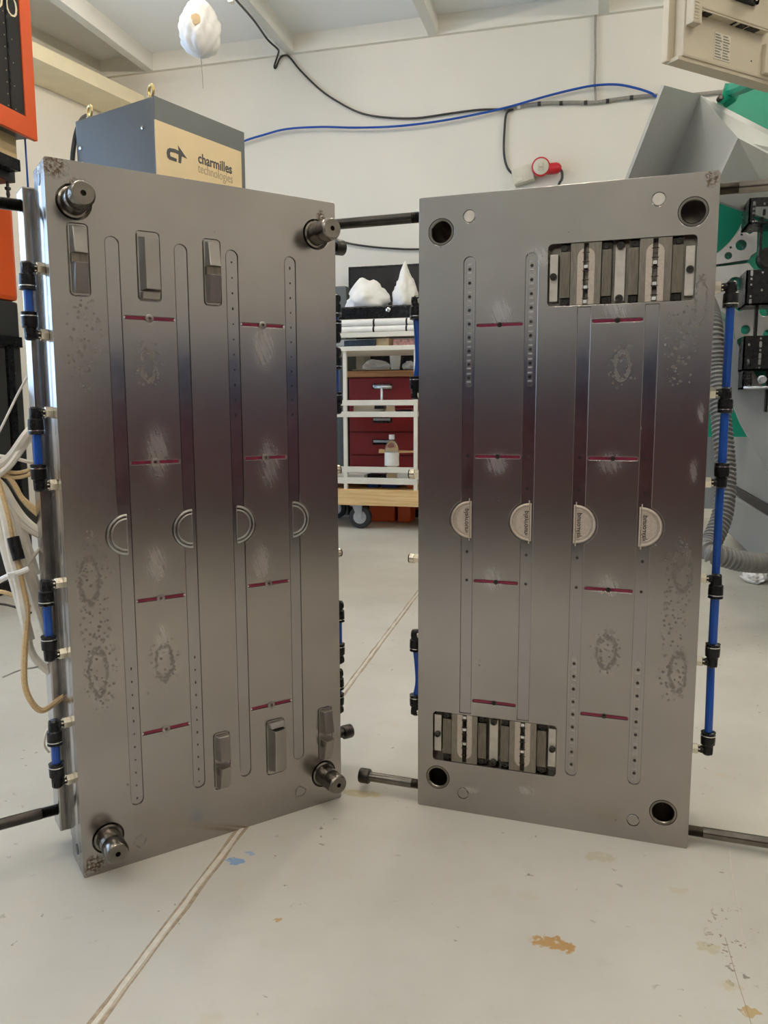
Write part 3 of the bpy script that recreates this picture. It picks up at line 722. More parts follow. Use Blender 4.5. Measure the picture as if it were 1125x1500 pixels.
# ------------------------------------------------------------------ orange machine at the left
EM = thing('erosion_machine', 'orange and black machine tool with a numbered display panel', 'machine', (-2.7, 2.75, 0))
def W(par): return par.matrix_basis.inverted() if par.parent is None else Matrix()
def wb(b, name, m, par):        # build in world coordinates below a thing standing somewhere else
    o = b.build(name, m, par); root = par
    while root.parent: root = root.parent
    inv = (Matrix.Translation(root.location) @ Rz(root.rotation_euler.z)).inverted()
    if par.parent is None: o.data.transform(inv)
    else: o.data.transform(inv)
    return o
XF = -2.485; Y2 = 3.035
z1, z2 = 1.283, 1.690
wb(MB().box(-2.95, XF, 2.45, Y2, .06, z1-.002, .01), 'base_cabinet', M_DKGREY, EM)
wb(MB().box(-2.92, XF-.03, 2.48, Y2-.03, 0, .07), 'plinth', M_BLKPL, EM)
wb(MB().box(XF-.01, XF+.012, 2.46, Y2-.002, 1.085, 1.13), 'door_frame_rail', M_BLKPL, EM)
wb(MB().box(XF-.01, XF+.012, Y2-.10, Y2-.06, .07, 1.09), 'door_frame_post', M_BLKPL, EM)
wb(MB().box(XF-.01, XF+.006, 2.5, Y2-.11, .12, 1.07, .004), 'door', M_DKGREY, EM)
wb(MB().box(-2.95, XF+.004, 2.45, Y2+.002, z1, z2, .02), 'tank', M_ORANGE, EM)
wb(MB().box(-2.93, -2.55, 2.46, 2.62, z2-.02, 3.0, .02), 'column', M_DKGREY, EM)
XP = -2.20; pb = at_x(55.5, 207, XP); pk = at_x(39, 179, XP)
hd = wb(MB().box(XP-.30, XP-.012, pb.y-.75, pb.y-.006, pb.z+.008, pb.z+1.1, .01), 'display_housing', M_CABGREY, EM)
wb(MB().box(-2.7, XP-.28, 2.48, 2.6, pb.z+.2, pb.z+.9, .01), 'display_arm', M_DKGREY, EM)
fw = pb.y-pk.y; fz = .074
fr = plate2d([rect(0, .75, 0, 1.1), rect(fw, .75-fw, fz, 1.1-fz)], 0, .02, .002)
fr.transform(T(XP, pb.y, pb.z) @ Rz(PI/2) @ Matrix.Scale(-1, 4, (1, 0, 0))); fr.flip_normals()
o = wb(MB().mesh(fr), 'display_frame', M_ORANGE, EM)
dp = wb(MB().box(XP-.02, XP-.006, pb.y-.75+fw-.01, pk.y+.005, pb.z+fz-.005, pb.z+1.1-fz), 'display_panel', M_BLKPANEL, EM)
wb(MB().box(XP-.007, XP-.003, pk.y-.078, pk.y-.070, pb.z+fz, pk.z+.45), 'panel_slot', M_BLKPL, dp)
b = MB()
for k in range(10):
    b.box(XP-.007, XP-.0045, pk.y-.092, pk.y-.088, pk.z+.03+k*.042, pk.z+.034+k*.042)
    if k % 2 == 0: b.box(XP-.007, XP-.0045, pk.y-.052, pk.y-.048, pk.z+.03+k*.042, pk.z+.034+k*.042)
o = wb(b, 'scale_marks', M_SIGNLT, dp); o['kind'] = 'stuff'
tm = text_mesh('200', .115, .0006, 'RIGHT', offset=-.002)
q = at_x(23, 13, XP-.004)
tm.transform(T(XP-.0045, q.y+.016, q.z-.004) @ Matrix(((0, 0, 1, 0), (1.35, 0, 0, 0), (0, 1, 0, 0), (0, 0, 0, 1))))
wb(MB().mesh(tm), 'panel_number', M_LEDGE, dp)
h0 = at_x(24, 203, XP-.07); h1 = at_x(24, 244, XP-.07)
wb(MB().box(XP-.34, XP-.07, h0.y-.3, h0.y, h1.z-.01, pb.z+.02, .006), 'machining_head', M_BEIGE, EM)
r0 = at_x(30, 236, XP-.03); r1 = at_x(30, 247, XP-.03)
wb(MB().box(XP-.38, XP-.03, r0.y-.35, r0.y, r1.z-.012, r0.z+.004, .004), 'clamping_rail', M_BLKPL, EM)
k0 = at_x(22, 250, XP-.08); k1 = at_x(22, 268, XP-.08)
wb(MB().box(XP-.30, XP-.08, k0.y-.28, k0.y, k1.z, r1.z, .004), 'tool_holder', M_DKGREY, EM)
tpos = at_x(11, 270, XP-.1); tb = at_x(11, 292, XP-.1)
wb(MB().lathe((tpos.x, tpos.y, tpos.z+.01), (0, 0, -1), [(0, .006), (.02, .006), (.022, .012), (.03, .012), (.034, .006), (.05, .008), (.065, .003)], 12), 'electrode_holder', M_DARKST, EM)
hz = at_x(37, 208, XP-.05)
wb(MB().cyl((hz.x, hz.y, hz.z+.03), (hz.x, hz.y, z2-.01), .0038, n=8), 'supply_hose', M_BLUE, EM)

# ------------------------------------------------------------------ grey generator cabinet with the sand-coloured nameplate
dC = 3.35; c0 = at(225, 140, dC); aC = math.radians(18.5)
d1 = Vector((math.sin(aC), math.cos(aC), 0)); d2 = Vector((-d1.y, d1.x, 0)); nC = -d2   # front normal points right, towards the room
rzC = math.atan2(d1.y, d1.x)
CB = thing('generator_cabinet', 'tall grey electrical cabinet with sand-coloured nameplate and lifting eyes', 'cabinet', (c0.x, c0.y, 0), rzC)
INV = (T(c0.x, c0.y, 0) @ Rz(rzC)).inverted()
def cl(x, y): return INV @ at_plane(x, y, c0, nC)       # local x along the front, local z up; front is local y=0 facing -y
def cs(x, y): return INV @ at_plane(x, y, c0, d1)       # on the narrow side
wC = cl(357, 195).x; dpC = cs(110, 178).y; hC = c0.z
MB().box(0, wC, 0.006, dpC, .02, hC, .006).build('body', M_CABGREY, CB)
MB().box(-.002, .022, -.004, .01, .02, hC+.001, .003).build('corner_trim', M_CABGREY, CB)
MB().box(.02, wC+.002, -.002, .01, .02, hC+.001, .003).build('front_frame', M_CABGREY, CB)
MB().box(.03, wC-.03, .03, dpC-.03, 0, .03).build('plinth', M_BLKPL, CB)
pa, pb2 = cl(225.5, 173), cl(352, 224.5)
zt = (pa.z+pb2.z)/2
sg = MB().box(pa.x, pb2.x, -.006, .0, zt-.75, zt, .001).build('nameplate', M_SIGN, CB)
def flat_text(body, px, py, size, m, sx=1.0, off=0):
    me = text_mesh(body, size, .0006, 'LEFT', offset=off); p = cl(px, py)
    me.transform(T(p.x, -.0065, p.z) @ Matrix(((sx, 0, 0, 0), (0, 0, -1, 0), (0, 1, 0, 0), (0, 0, 0, 1))))
    link('lettering', me, m, sg)
tw = cl(341, 252).x-cl(289, 231).x
flat_text('charmilles', 288.5, 232, .062, M_SIGNDK, tw/.262, .0012); flat_text('technologies', 288.5, 246.5, .058, M_SIGNLT, tw/.298)
g = lambda x, y: cl(215+x/7.5, 160+y/7.5)
def lg(pts, nm='emblem'):
    P = [g(*p) for p in pts]; MB().poly([(p.x, -.0062, p.z) for p in P], (0, -.0010, 0)).build(nm, M_SIGNDK, sg)
lg([(330, 400), (432, 548), (372, 520), (366, 600), (338, 590), (338, 500), (300, 482), (250, 470), (242, 490), (250, 520), (318, 548), (316, 582), (240, 556), (215, 530), (206, 480), (216, 440), (240, 428), (300, 440), (340, 462)])
for ex, ey in ((.026, .045), (.026, dpC-.075)):
    p = Vector((ex, ey, 0))
    eb = MB().lathe((p.x, p.y, hC-.002), (0, 0, 1), [(0, .018), (.008, .018), (.010, .010), (.016, .010)], 14).build('lifting_eye', M_GOLD, CB)
    R_ = .024; b = MB()
    pts = [(p.x+R_*math.cos(2*PI*i/20)*.3, p.y+R_*math.cos(2*PI*i/20)*.95, hC+.012+R_+R_*math.sin(2*PI*i/20)) for i in range(20)]
    pts.append(pts[0]); b.tube(pts, .0065, n=10, sub=1, cap=False); b.build('eye_ring', M_GOLD, eb)
for x, y in ((209, 187), (118, 217)):
    p = cs(x, y); MB().lathe((-.0002, p.y, p.z), (-1, 0, 0), [(0, .008), (.003, .008), (.004, .003)], 10).build('cover_screw', M_CHROME, CB)
P_ = [INV @ at(x, y, dC+dd) for x, y, dd in ((130, 169, .38), (121, 174, .36), (113, 190, .33), (108, 215, .32), (106, 240, .32), (106, 290, .32), (108, 420, .32))]
MB().tube(P_, .011, n=10).build('supply_cable', M_BLKCAB, CB)

# ------------------------------------------------------------------ cables and socket on the back wall
YW = D-.02
def wallcable(name, px, r, m, label, cat='cable', Y=YW):
    P = [at_y(x, y, Y) for x, y in px]
    return tag(MB().tube(P, r, n=8).build(name, m), label, cat)
wallcable('air_hose', [(330, 222), (357, 207), (385, 198), (420, 189), (470, 186), (520, 187), (580, 185), (640, 178), (690, 169), (740, 158), (800, 141), (840, 131), (872, 125), (905, 124), (935, 130), (955, 137), (960, 141), (985, 143)], .0085, M_BLUE, 'long blue air hose sagging along the cream wall', Y=D-.055)
b = MB(); l2 = lend
b.tube([Vector((lend.x, lend.y, 3.45)), at_y(372, 30, 5.5), at_y(392, 58, 5.9), at_y(406, 71, 6.0), at_y(408, 77, 6.1), at_y(402, 96, YW), at_y(404, 99, YW), at_y(411, 84, YW), at_y(422, 82, YW)]+[at_y(x, y, YW) for x, y in ((440, 103), (470, 132), (500, 152), (530, 166), (565, 172), (610, 173), (660, 166), (700, 161), (736, 160))], .0075, n=8)
tag(b.build('lamp_cable', M_BLKCAB), 'black cable drooping from the ceiling lamp across the wall below the beam', 'cable')
wallcable('cable_bundle', [(738, 160), (770, 154), (800, 151), (840, 150), (872, 150), (905, 145), (940, 141), (962, 140), (1000, 140), (1060, 134)], .013, M_GREYCAB, 'taped grey cable bundle running level under the blue hose')
bb = bpy.data.objects['cable_bundle']
for x, y in ((760, 156), (790, 152), (822, 151), (858, 150.5), (890, 148), (925, 143)):
    p = at_y(x, y, YW); MB().cyl(p-Vector((.012, 0, 0)), p+Vector((.012, 0, 0)), .0155, n=10).build('cable_tie', M_BLKCAB if x % 4 else M_WHPL, bb)
wallcable('low_cable', [(420, 326), (470, 343), (505, 355), (540, 361), (575, 364), (612, 365), (680, 361), (740, 350)], .0075, M_BLKCAB, 'thin black cable sagging low on the wall behind the two mould halves')
wallcable('riser_cable', [(876, -60), (874, 0), (872, 40), (872, 90), (871, 120), (873, 150)], .008, M_GREYCAB, 'thin grey cable rising straight up the wall to the ceiling')
wallcable('socket_cable', [(752, 160), (742, 166), (739, 190), (738, 220), (741, 240), (748, 252), (760, 257)], .0085, M_BLKCAB, 'black cable dropping from the bundle to the red socket box')
sp = at_y(780, 252, D); SB = thing('power_socket', 'ivory wall socket box with a round red rimmed plug cover', 'socket', (sp.x, D, sp.z-.06))
MB().box(-.13, .02, -.075, 0, -.01, .105, .008, Matrix.Rotation(math.radians(-14), 4, 'Y')).build('box', M_SOCK, SB)
MB().box(-.11, -.06, -.082, -.07, .0, .035, .004, Matrix.Rotation(math.radians(-14), 4, 'Y')).build('label_plate', M_SOCK, SB)
pc = at_y(792, 245, D-.09)-SB.location; ax = Vector((.12, -.97, -.12))
rr = MB().lathe(pc, ax, [(-.05, .045), (0, .052), (.01, .066), (.03, .066), (.034, .06)], 28).build('socket_collar', M_REDPL, SB)
MB().lathe(pc+ax*.033, ax, [(0, .056), (.006, .055), (.010, .045), (.010, .0001)], 28).build('cover_disc', M_SOCK, rr)
b = MB(); Mq = T(*(pc+ax*.046))
b.box(-.020, -.013, -.002, .002, -.03, .03, .001, Mq).box(.013, .020, -.002, .002, -.03, .03, .001, Mq).box(-.018, .018, -.002, .002, -.004, .004, .001, Mq); b.build('cover_mark', M_MON, rr)
pl0 = at_y(800, 248, D-.08); pl1 = at_y(820, 246, D-.08)
PL = tag(MB().lathe(pl0, pl1-pl0, [(0, .036), (.03, .040), (.075, .040), (.09, .034), ((pl1-pl0).length, .03), ((pl1-pl0).length+.012, .014)], 20).build('power_plug', M_REDPL), 'red industrial plug pushed into the wall socket', 'plug')
MB().tube([at_y(819, 247, D-.08), at_y(823, 252, D-.08), at_y(823, 262, D-.08), at_y(818, 272, D-.08), at_y(812, 300, D-.08)], .010, n=8).build('plug_cable', M_BLKCAB, PL)

# ------------------------------------------------------------------ lamp wrapped in a plastic bag
dB = 4.25; lc = at(293, 46, dB)
BG = thing('bagged_lamp', 'hanging bulb wrapped in a crumpled white plastic bag', 'lamp', lc)
b = MB(); nb = 56; rings = []
prof = [(.30, .012), (.20, .016), (.165, .018), (.14, .045), (.10, .080), (.04, .100), (-.02, .106), (-.07, .095), (-.105, .07), (-.125, .03), (-.13, .006)]
prof = [(p.x, p.y) for p in catmull([Vector((h, r, 0)) for h, r in prof], 4)]
for h, r in prof:
    ring = []
    for i in range(nb):
        a = 2*PI*i/nb; w = 1+.05*math.sin(a*7+h*30)*min(1, r*12)+.045*math.sin(a*11-h*55)+.03*math.sin(a*19+h*80)+.10*noise.noise(Vector((math.cos(a)*2, math.sin(a)*2, h*14)))
        ring.append(b.bm.verts.new((r*w*math.cos(a), r*w*math.sin(a), h)))
    rings.append(ring)
b.loft(rings); b.build('bag', M_WHPL, BG, sharp=False)
b = MB(); b.lathe((0, 0, .005), tuple(-CF), [(.07, .035), (.1015, .03), (.104, .001)], 8); b.build('paper_label', M_BROWNPAPER, BG)
MB().cyl((0, 0, .29), (0, 0, ZC-lc.z+.004), .006, n=8).build('lamp_cord', M_WHCAB, BG)
MB().tube([(.0, 0, -.12), (.005, 0, -.20), (.008, 0, -.29)], .0028, n=6).build('pull_string', M_GREYCAB, BG)

# ------------------------------------------------------------------ right machine
RM = thing('moulding_machine', 'green and grey moulding machine with a faceted hood and drilled platen', 'machine', (1.3, 3.9, 0))
def px(*a): return [at(x, y, dd) for x, y, dd in a]
# faceted hood: seven-cornered sheet-metal shell
H = px((973, 125, 2.95), (1026, 139, 3.25), (1081, 202, 3.0), (1195, 262, 3.5), (1040, 290, 3.0), (1150, 330, 3.3), (893, 332, 2.95), (945, 345, 3.25))
back = Vector((.35, .95, 0))*.35
def slab(pts, m, nm, th=None, par=RM):
    P = [Vector(p) for p in pts]; n = (P[1]-P[0]).cross(P[2]-P[0]).normalized()
    if n.dot(CO-P[0]) < 0: n = -n
    return wb(MB().poly(P, -n*(th or .012)), nm, m, par)
slab([H[0], H[1], H[7], H[6]], M_MGREY, 'hood_side')
slab([H[1], H[2], H[4]], M_MGREY, 'hood_front'); slab([H[1], H[4], H[7]], M_MGREY, 'hood_front')
slab([H[1], at(1195, 226, 3.6), H[3], H[2]], M_MGREY, 'hood_top')
slab([H[2], H[3], H[5], H[4]], M_MGREY, 'hood_underside')
# green body behind the hood and its monitor arm
g0 = at(1058, 150, 3.7)
wb(MB().poly([at(1052, 146, 3.75), at(1075, 138, 3.75), at(1260, 90, 3.75), at(1260, 420, 3.75), at(1030, 420, 3.75)], Vector((.18, .75, 0))), 'green_body', M_GREEN, RM)
wb(MB().poly([at(1050, 150, 3.4), at(1056, 143, 3.4), at(1062, 122, 3.4), at(1083, 122, 3.4), at(1075, 140, 3.4), at(1058, 152, 3.4)], Vector((.02, .07, 0))), 'monitor_arm', M_GREEN, RM)
wb(MB().tube([at(1071, 132, 3.42), at(1110, 112, 3.1), at(1150, 40, 2.75), at(1150, -40, 2.6)], .03, n=10), 'monitor_post', M_GREEN, RM)
wb(MB().lathe(at(1053, 146, 3.39), tuple(-CF), [(0, .012), (.02, .012), (.022, .008)], 12), 'arm_screw', M_DARKST, RM)
# dark recess and platen
YP = 3.62
def pp(x, y, Y=YP): return at_y(x, y, Y)
wb(MB().poly([pp(1000, 240, 3.9), pp(1220, 240, 3.9), pp(1220, 640, 3.9), pp(1000, 640, 3.9)], (0, .05, 0)), 'inner_wall', M_GREEN, RM)
wb(MB().poly([pp(1040, 255, 3.86), pp(1100, 250, 3.86), pp(1100, 300, 3.86), pp(1080, 340, 3.86), pp(1052, 372, 3.86), pp(1040, 380, 3.86)], (0, .03, 0)), 'inner_guard', M_GREEN, RM)
def plat(outer, holes, nm, Y, th, m):
    o = [pp(x, y, Y) for x, y in outer]; hs = []
    for (x, y, r) in holes:
        c = pp(x, y, Y); rr_ = r*(Y*1.035)/FPX; hs.append([(c.x+rr_*math.cos(2*PI*i/20), c.z+rr_*math.sin(2*PI*i/20)) for i in range(20)])
    me = plate2d([[(p.x, p.z) for p in o]]+hs, Y, Y+th, .002)
    return wb(MB().mesh(me), nm, m, RM)
up = [(1040, 378), (1054, 368), (1067.7, 355.4), (1079, 341.8), (1088, 328), (1093.8, 316.3), (1110, 323.7), (1108.5, 369), (1100.5, 374.7), (1097.7, 380.4), (1040, 389)]
plat(up, [(1098.3, 337.3, 4.3), (1085.8, 359, 6.5), (1067, 374.5, 4.3), (1086.5, 343.5, 1.3), (1070.5, 362.5, 1.3)], 'platen', YP, .10, M_PLATEN)
lo = [(1040, 392), (1097, 385), (1104, 394), (1140, 398), (1140, 560), (1118, 560), (1078, 500), (1072, 470), (1040, 440)]
plat(lo, [(1077, 416, 8.6), (1085, 449, 6), (1092, 483, 5.6), (1121, 455, 7), (1125, 490, 6)], 'platen', YP, .10, M_PLATEN)
wb(MB().lathe(pp(1077, 416, YP+.05), (0, -1, 0), [(0, .019), (.03, .019)], 20), 'tie_rod_end', M_GREEN, RM)
wb(MB().lathe(pp(1124, 380, YP+.06), (0, -1, 0), [(0, .045), (.03, .045), (.035, .035)], 28), 'locating_bore', M_DARKST, RM)
# perforated black brackets in front of the platen
def bracket(x0, y0, x1, y1, Y):
    a, c = pp(x0, y1, Y), pp(x1, y0, Y); rnd = random.Random(int(y0)); hs = []
    nx, nz = 5, 6
    for i in range(nx):
        for k in range(nz):
            if rnd.random() < .62:
                cx = a.x+(c.x-a.x)*(i+.5)/nx; cz = a.z+(c.z-a.z)*(k+.5)/nz; w, h = rnd.choice(((.004, .004), (.005, .012), (.004, .005)))
                hs.append(rect(cx-w, cx+w, cz-h, cz+h, w*.9, 2))
    o = wb(MB().mesh(plate2d([rect(a.x, c.x, a.z, c.z, .008, 3)]+hs, Y, Y+.006)), 'perforated_bracket', M_BLKPL, RM)
    wb(MB().box(a.x, a.x+.006, Y, Y+.16, a.z, c.z), 'bracket_flange', M_BLKPL, o)
    wb(MB().box(a.x, c.x, Y, Y+.16, a.z, a.z+.006), 'bracket_flange', M_BLKPL, o)
    cc = Vector(((a.x+c.x)/2+.05, Y, (a.z+c.z)/2)); wb(MB().lathe(cc, (0, -1, 0), [(0, .016), (.02, .016), (.022, .012), (.05, .012)], 14), 'bracket_bolt', M_ZINC, o)
bracket(1096, 285, 1175, 328, 3.40); bracket(1091, 392, 1175, 447, 3.40); bracket(1087, 490, 1175, 543, 3.40); bracket(1087, 543, 1102, 570, 3.40)
for (x0, y0, x1, y1) in ((1111, 322, 1118, 372), (1104, 447, 1111, 490), (1120, 545, 1127, 600)):
    a, c = pp(x0, y1, 3.45), pp(x1, y0, 3.45); wb(MB().box(a.x, c.x, 3.44, 3.47, a.z-.01, c.z+.01, .003), 'bracket_post', M_BLKPL, RM)
p = pp(1100, 568, 3.40); wb(MB().cyl(p-Vector((.03, .02, 0)), p+Vector((.10, -.02, 0)), .006, n=8), 'bracket_rod', M_ZINC, RM)
wb(MB().poly([pp(1105, 545, 3.55), pp(1160, 545, 3.55), pp(1160, 670, 3.55), pp(1125, 625, 3.55), pp(1108, 590, 3.55)], (0, .03, 0)), 'green_cover', M_GREEN, RM)
# sloping grey guard, green chute below, base cabinet whose long side faces left
slab([pp(1030, 425, 3.5), pp(1046, 445, 3.5), pp(1090, 520, 3.5), pp(1160, 640, 3.5), pp(1160, 745, 3.5), pp(1125, 690, 3.5), pp(1085, 620, 3.5), pp(1055, 545, 3.5), pp(1030, 500, 3.5)], M_MGREY, 'sloping_guard', .03)
XB = .80
zb = lambda x, y: at_x(x, y, XB)
b0 = zb(1070, 628)
wb(MB().box(XB, XB+1.1, 3.0, 5.25, .04, b0.z, .01), 'base_cabinet', M_MGREY, RM)
s0, s1 = zb(1075, 711), zb(1075, 722)
wb(MB().box(XB-.012, XB+.02, 3.0, 5.2, s1.z, s0.z+.005, .003), 'black_stripe', M_RUBBER, RM)
wb(MB().box(XB-.018, XB+.02, 3.0, 5.2, s1.z-.025, s1.z, .002), 'sill', M_MGREY, RM)
wb(MB().box(XB+.05, XB+1.0, 3.1, 5.1, 0, .05), 'plinth', M_BLKPL, RM)
wb(MB().box(XB-.01, XB+1.0, 3.0, 5.2, b0.z, b0.z+.03, .004), 'table_edge', M_DARKST, RM)
wb(MB().poly([pp(1036, 585, 4.7), pp(1075, 585, 4.7), pp(1086, 630, 4.7), pp(1030, 630, 4.7)], (0, .25, 0)), 'green_chute', M_GREEN, RM)
wb(MB().box(XB+.15, XB+.9, 3.7, 4.4, b0.z, 1.85, .02), 'frame_column', M_GREEN, RM)
a, c = pp(1036, 700, 4.3), pp(1052, 745, 4.3)
wb(MB().box(a.x-.08, c.x, 4.28, 4.34, c.z, a.z+.3, .004), 'terminal_block', M_MGREY, RM)
# corrugated hose: comes down behind the mould and runs away to the right along the floor
P = catmull([at(1034, 440, 3.28), at(1043, 470, 3.0), at(1049, 540, 2.95), at(1056, 610, 2.9), at(1063, 690, 2.85), at(1059, 750, 2.8), at(1044, 790, 2.75), at(1034, 803, 2.72), at(1042, 810, 2.70), at(1058, 815, 2.70), at(1085, 822, 2.72), at(1120, 825, 2.78), at(1155, 823, 2.80), Vector((.98, 2.90, .27)), Vector((1.02, 3.004, .27))], 64)
def resample(P, d):
    out = [P[0]]; acc = 0
    for a, b in zip(P, P[1:]):
        L = (b-a).length; t = d-acc
        while t <= L: out.append(a+(b-a)*(t/L)); t += d
        acc = (acc+L) % d
    return out
P = resample(P, .0042)
tag(MB().tube(P, .03, n=16, sub=1, rad=lambda i: (.0275, .0365, .0365, .0275)[i % 4]).build('corrugated_hose', M_HOSE), 'grey ribbed flexible hose hanging in a bend beside the mould', 'hose')
# crumpled foil on the floor
fp0 = at_z(1105, 853, 0)
b = MB(); bmesh.ops.create_icosphere(b.bm, subdivisions=3, radius=1)
for v in b.bm.verts:
    n_ = 1+.5*noise.noise(v.co*2.2)+.25*noise.noise(v.co*6); v.co = Vector((v.co.x*.05*n_, v.co.y*.06*n_, (v.co.z+.8)*.03*n_)); v.co.z = max(v.co.z, 0.001)
tag(b.build('crumpled_foil', M_WHPL, None, T(fp0.x, fp0.y, 0)), 'crumpled white plastic lying on the floor below the ribbed hose', 'plastic sheet')

# ------------------------------------------------------------------ monitor seen from behind
dM = 2.25; m0 = at(977, 89, dM); aM = math.radians(90-47)
MN = thing('monitor', 'putty coloured flat monitor seen from behind, on a green arm', 'monitor', m0, aM)
MB().box(0, .46, .0, .022, 0, .40, .003).build('bezel', M_MON, MN)
MB().box(.024, .44, -.035, .001, .006, .39, .006).build('back_shell', M_MON, MN)
MB().box(.012, .45, -.030, .010, -.004, .007, .002).build('lower_edge', M_MON, MN)
MB().box(.060, .36, -.060, -.03, .130, .39, .004).build('raised_back', M_MON, MN)
sv = MB().box(.030, .064, -.062, -.03, .086, .39, .004).build('vent_column', M_MON, MN)
for k in range(22): MB().box(.0325, .050, -.0635, -.060, .096+k*.0085, .0995+k*.0085).build('vent_rib', M_MON, sv)
cn = MB().box(.066, .352, -.0575, -.032, .1255, .1305, .001).build('connector_bay', M_MON, MN)
for u0, u1 in ((.080, .112), (.208, .216), (.232, .262), (.270, .315)): MB().box(u0, u1, -.055, -.036, .1235, .127).build('connector_socket', M_BLKPL, cn)
lb_ = MB().box(.148, .215, -.0365, -.034, .022, .094).build('rating_label', M_SOCK, MN)
b = MB()
for k in range(9):
    for c in range(2): b.box(.1505+c*.033, .1785+c*.0330-.004*(k % 3), -.0370, -.036, .026+k*.0075, .0295+k*.0075)
o = b.build('label_print', M_MONDK, lb_); o['kind'] = 'stuff'
MB().box(.355, .44, -.05, -.03, .015, .10, .004).build('lower_block', M_MON, MN)
MB().lathe((.31, -.0345, .045), (0, -1, 0), [(0, .0028), (.001, .0028)], 10).build('shell_screw', M_DARKST, MN)
b = MB(); b.box(.175, .285, -.070, -.058, .178, .29, .014); o = b.build('mount_plate', M_BLKPL, MN)
for u, v in ((.188, .195), (.272, .195)): MB().lathe((u, -.069, v), (0, -1, 0), [(0, .007), (.003, .007)], 12).build('mount_screw', M_CHROME, o)
MB().box(.205, .26, -.13, -.06, .20, .26, .01).build('mount_arm', M_BLKPL, o)

# ------------------------------------------------------------------ red tool chest, trolley and what lies on them
YT = 5.72
ca = at_y(510, 545, YT); CHX = ca.x
TC = thing('tool_chest', 'red steel drawer chest with wooden worktop behind the white trolley', 'tool chest', (CHX, YT, 0))
CWD = 1.05; zTop = at_y(560, 543, YT).z
MB().box(0, CWD, .02, .46, .06, zTop-.045, .004).build('carcass', M_RED, TC)
MB().box(-.01, CWD+.01, -.015, .465, zTop-.045, zTop, .004).build('worktop', M_WOODTOP, TC)
MB().box(.03, CWD-.03, .04, .44, 0, .065).build('plinth', M_BLKPL, TC)
zq1, zq2 = at_y(560, 508, YT+.4).z, at_y(560, 523, YT+.4).z
bp_ = MB().box(0, CWD, .43, .455, zTop-.002, zq1, .003).build('back_panel', M_MON, TC)
MB().box(0, CWD, .424, .432, zq2-.006, zq2+.004, .001).build('panel_bar', M_MON, bp_)
MB().box(-.01, CWD+.01, -.01, .40, zTop-.004, zTop+.006).build('worktop_mat', M_BLKPL, TC)
lv = [zTop-.05]+[at_y(560, y, YT).z for y in (597, 633, 667, 705)]+[.07]
for k in range(5):
    dr = MB().box(.006, CWD-.006, 0, .03, lv[k+1]+.005, lv[k]-.005, .004).build('drawer', M_RED, TC)
    hz_ = at_y(560, (566, 615, 647, 687, 730)[k], YT).z; hx = at_y(560, 600, YT).x-CHX
    MB().box(hx-.075, hx+.075, -.006, .002, hz_-.022, hz_+.018, .008).build('handle_recess', M_BLKPL, dr)
    MB().box(hx-.065, hx+.065, -.022, -.004, hz_-.006, hz_+.012, .004).build('handle', M_ZINC, dr)
YF = 5.12
tx0 = at_y(507, 700, YF).x; tx1 = at_y(609, 700, YF).x
TR = thing('trolley', 'white tube shelf trolley on a plywood base with castors', 'trolley', (tx0, YF, 0))
TWD = tx1-tx0; XL = -.30
zz = lambda y: at_y(550, y, YF).z
zp = zz(740); zpt = zz(717); zu = zz(507)
MB().box(XL-.08, TWD+.25, -.04, .52, zp, zpt, .004).build('plywood_base', M_WOOD, TR)
for x in (XL, 0, TWD):
    for y in ((0, .45) if x else (0,)): MB().box(x-.0125, x+.0125, y-.0125, y+.0125, zpt-.001, zu, .002).build('post', M_ALU, TR)
for (ya, yb) in ((603, 611), (700, 709)):
    z0_, z1_ = zz(yb), zz(ya)
    sh = MB().box(XL-.013, TWD+.013, -.013, .013, z0_, z1_, .002).build('shelf_rail', M_ALU, TR)
    MB().box(XL-.013, TWD+.013, .437, .463, z0_, z1_, .002).build('shelf_rail', M_ALU, TR)
    MB().box(XL-.01, TWD+.01, .0, .45, z0_+.004, z0_+.014).build('shelf_board', M_ALU, TR)
for (ya, yb) in ((586, 594), (684, 692)): MB().box(XL-.013, TWD+.013, -.013, .013, zz(yb), zz(ya), .002).build('guard_rail', M_ALU, TR)
MB().box(XL-.03, TWD+.06, -.03, .50, zz(514), zz(507), .004).build('top_tray', M_ALU, TR)
MB().box(XL-.03, TWD+.06, -.03, .0, zz(494), zz(487), .003).build('upper_rail', M_ALU, TR)
MB().box(XL-.03, TWD+.06, .46, .49, zz(497), zz(487), .003).build('upper_rail', M_ALU, TR)
for x in (XL, TWD+.03): MB().box(x-.013, x+.013, .10, .126, zz(507)-.01, zz(468), .002).build('upper_post', M_ALU, TR)
MB().box(XL-.03, TWD+.06, .05, .48, zz(469), zz(465.5), .002).build('upper_shelf', M_ALU, TR)
for x, y in ((.075, .02), (-.24, .02), (.66, .02), (.075, .44), (.66, .44), (-.24, .44)):
    cz = .078
    cs_ = MB().box(x-.045, x+.045, y-.04, y+.04, zp-.008, zp+.001, .002).build('castor', M_ZINC, TR)
    MB().lathe((x+.02, y-.02, cz), (0, 1, 0), [(0, .045), (.002, .075), (.008, .078), (.032, .078), (.038, .075), (.04, .045)], 28).build('tyre', M_RUBBER, cs_)
    MB().lathe((x+.02, y-.023, cz), (0, 1, 0), [(0, .012), (.001, .046), (.045, .046), (.046, .012)], 20).build('wheel_hub', M_ZINC, cs_)
    for yy in (y-.032, y+.026): MB().poly([(x-.03, yy, zp-.005), (x+.04, yy, zp-.005), (x+.035, yy, cz-.012), (x+.008, yy, cz-.012)], (0, .005, 0)).build('castor_fork', M_ZINC, cs_)
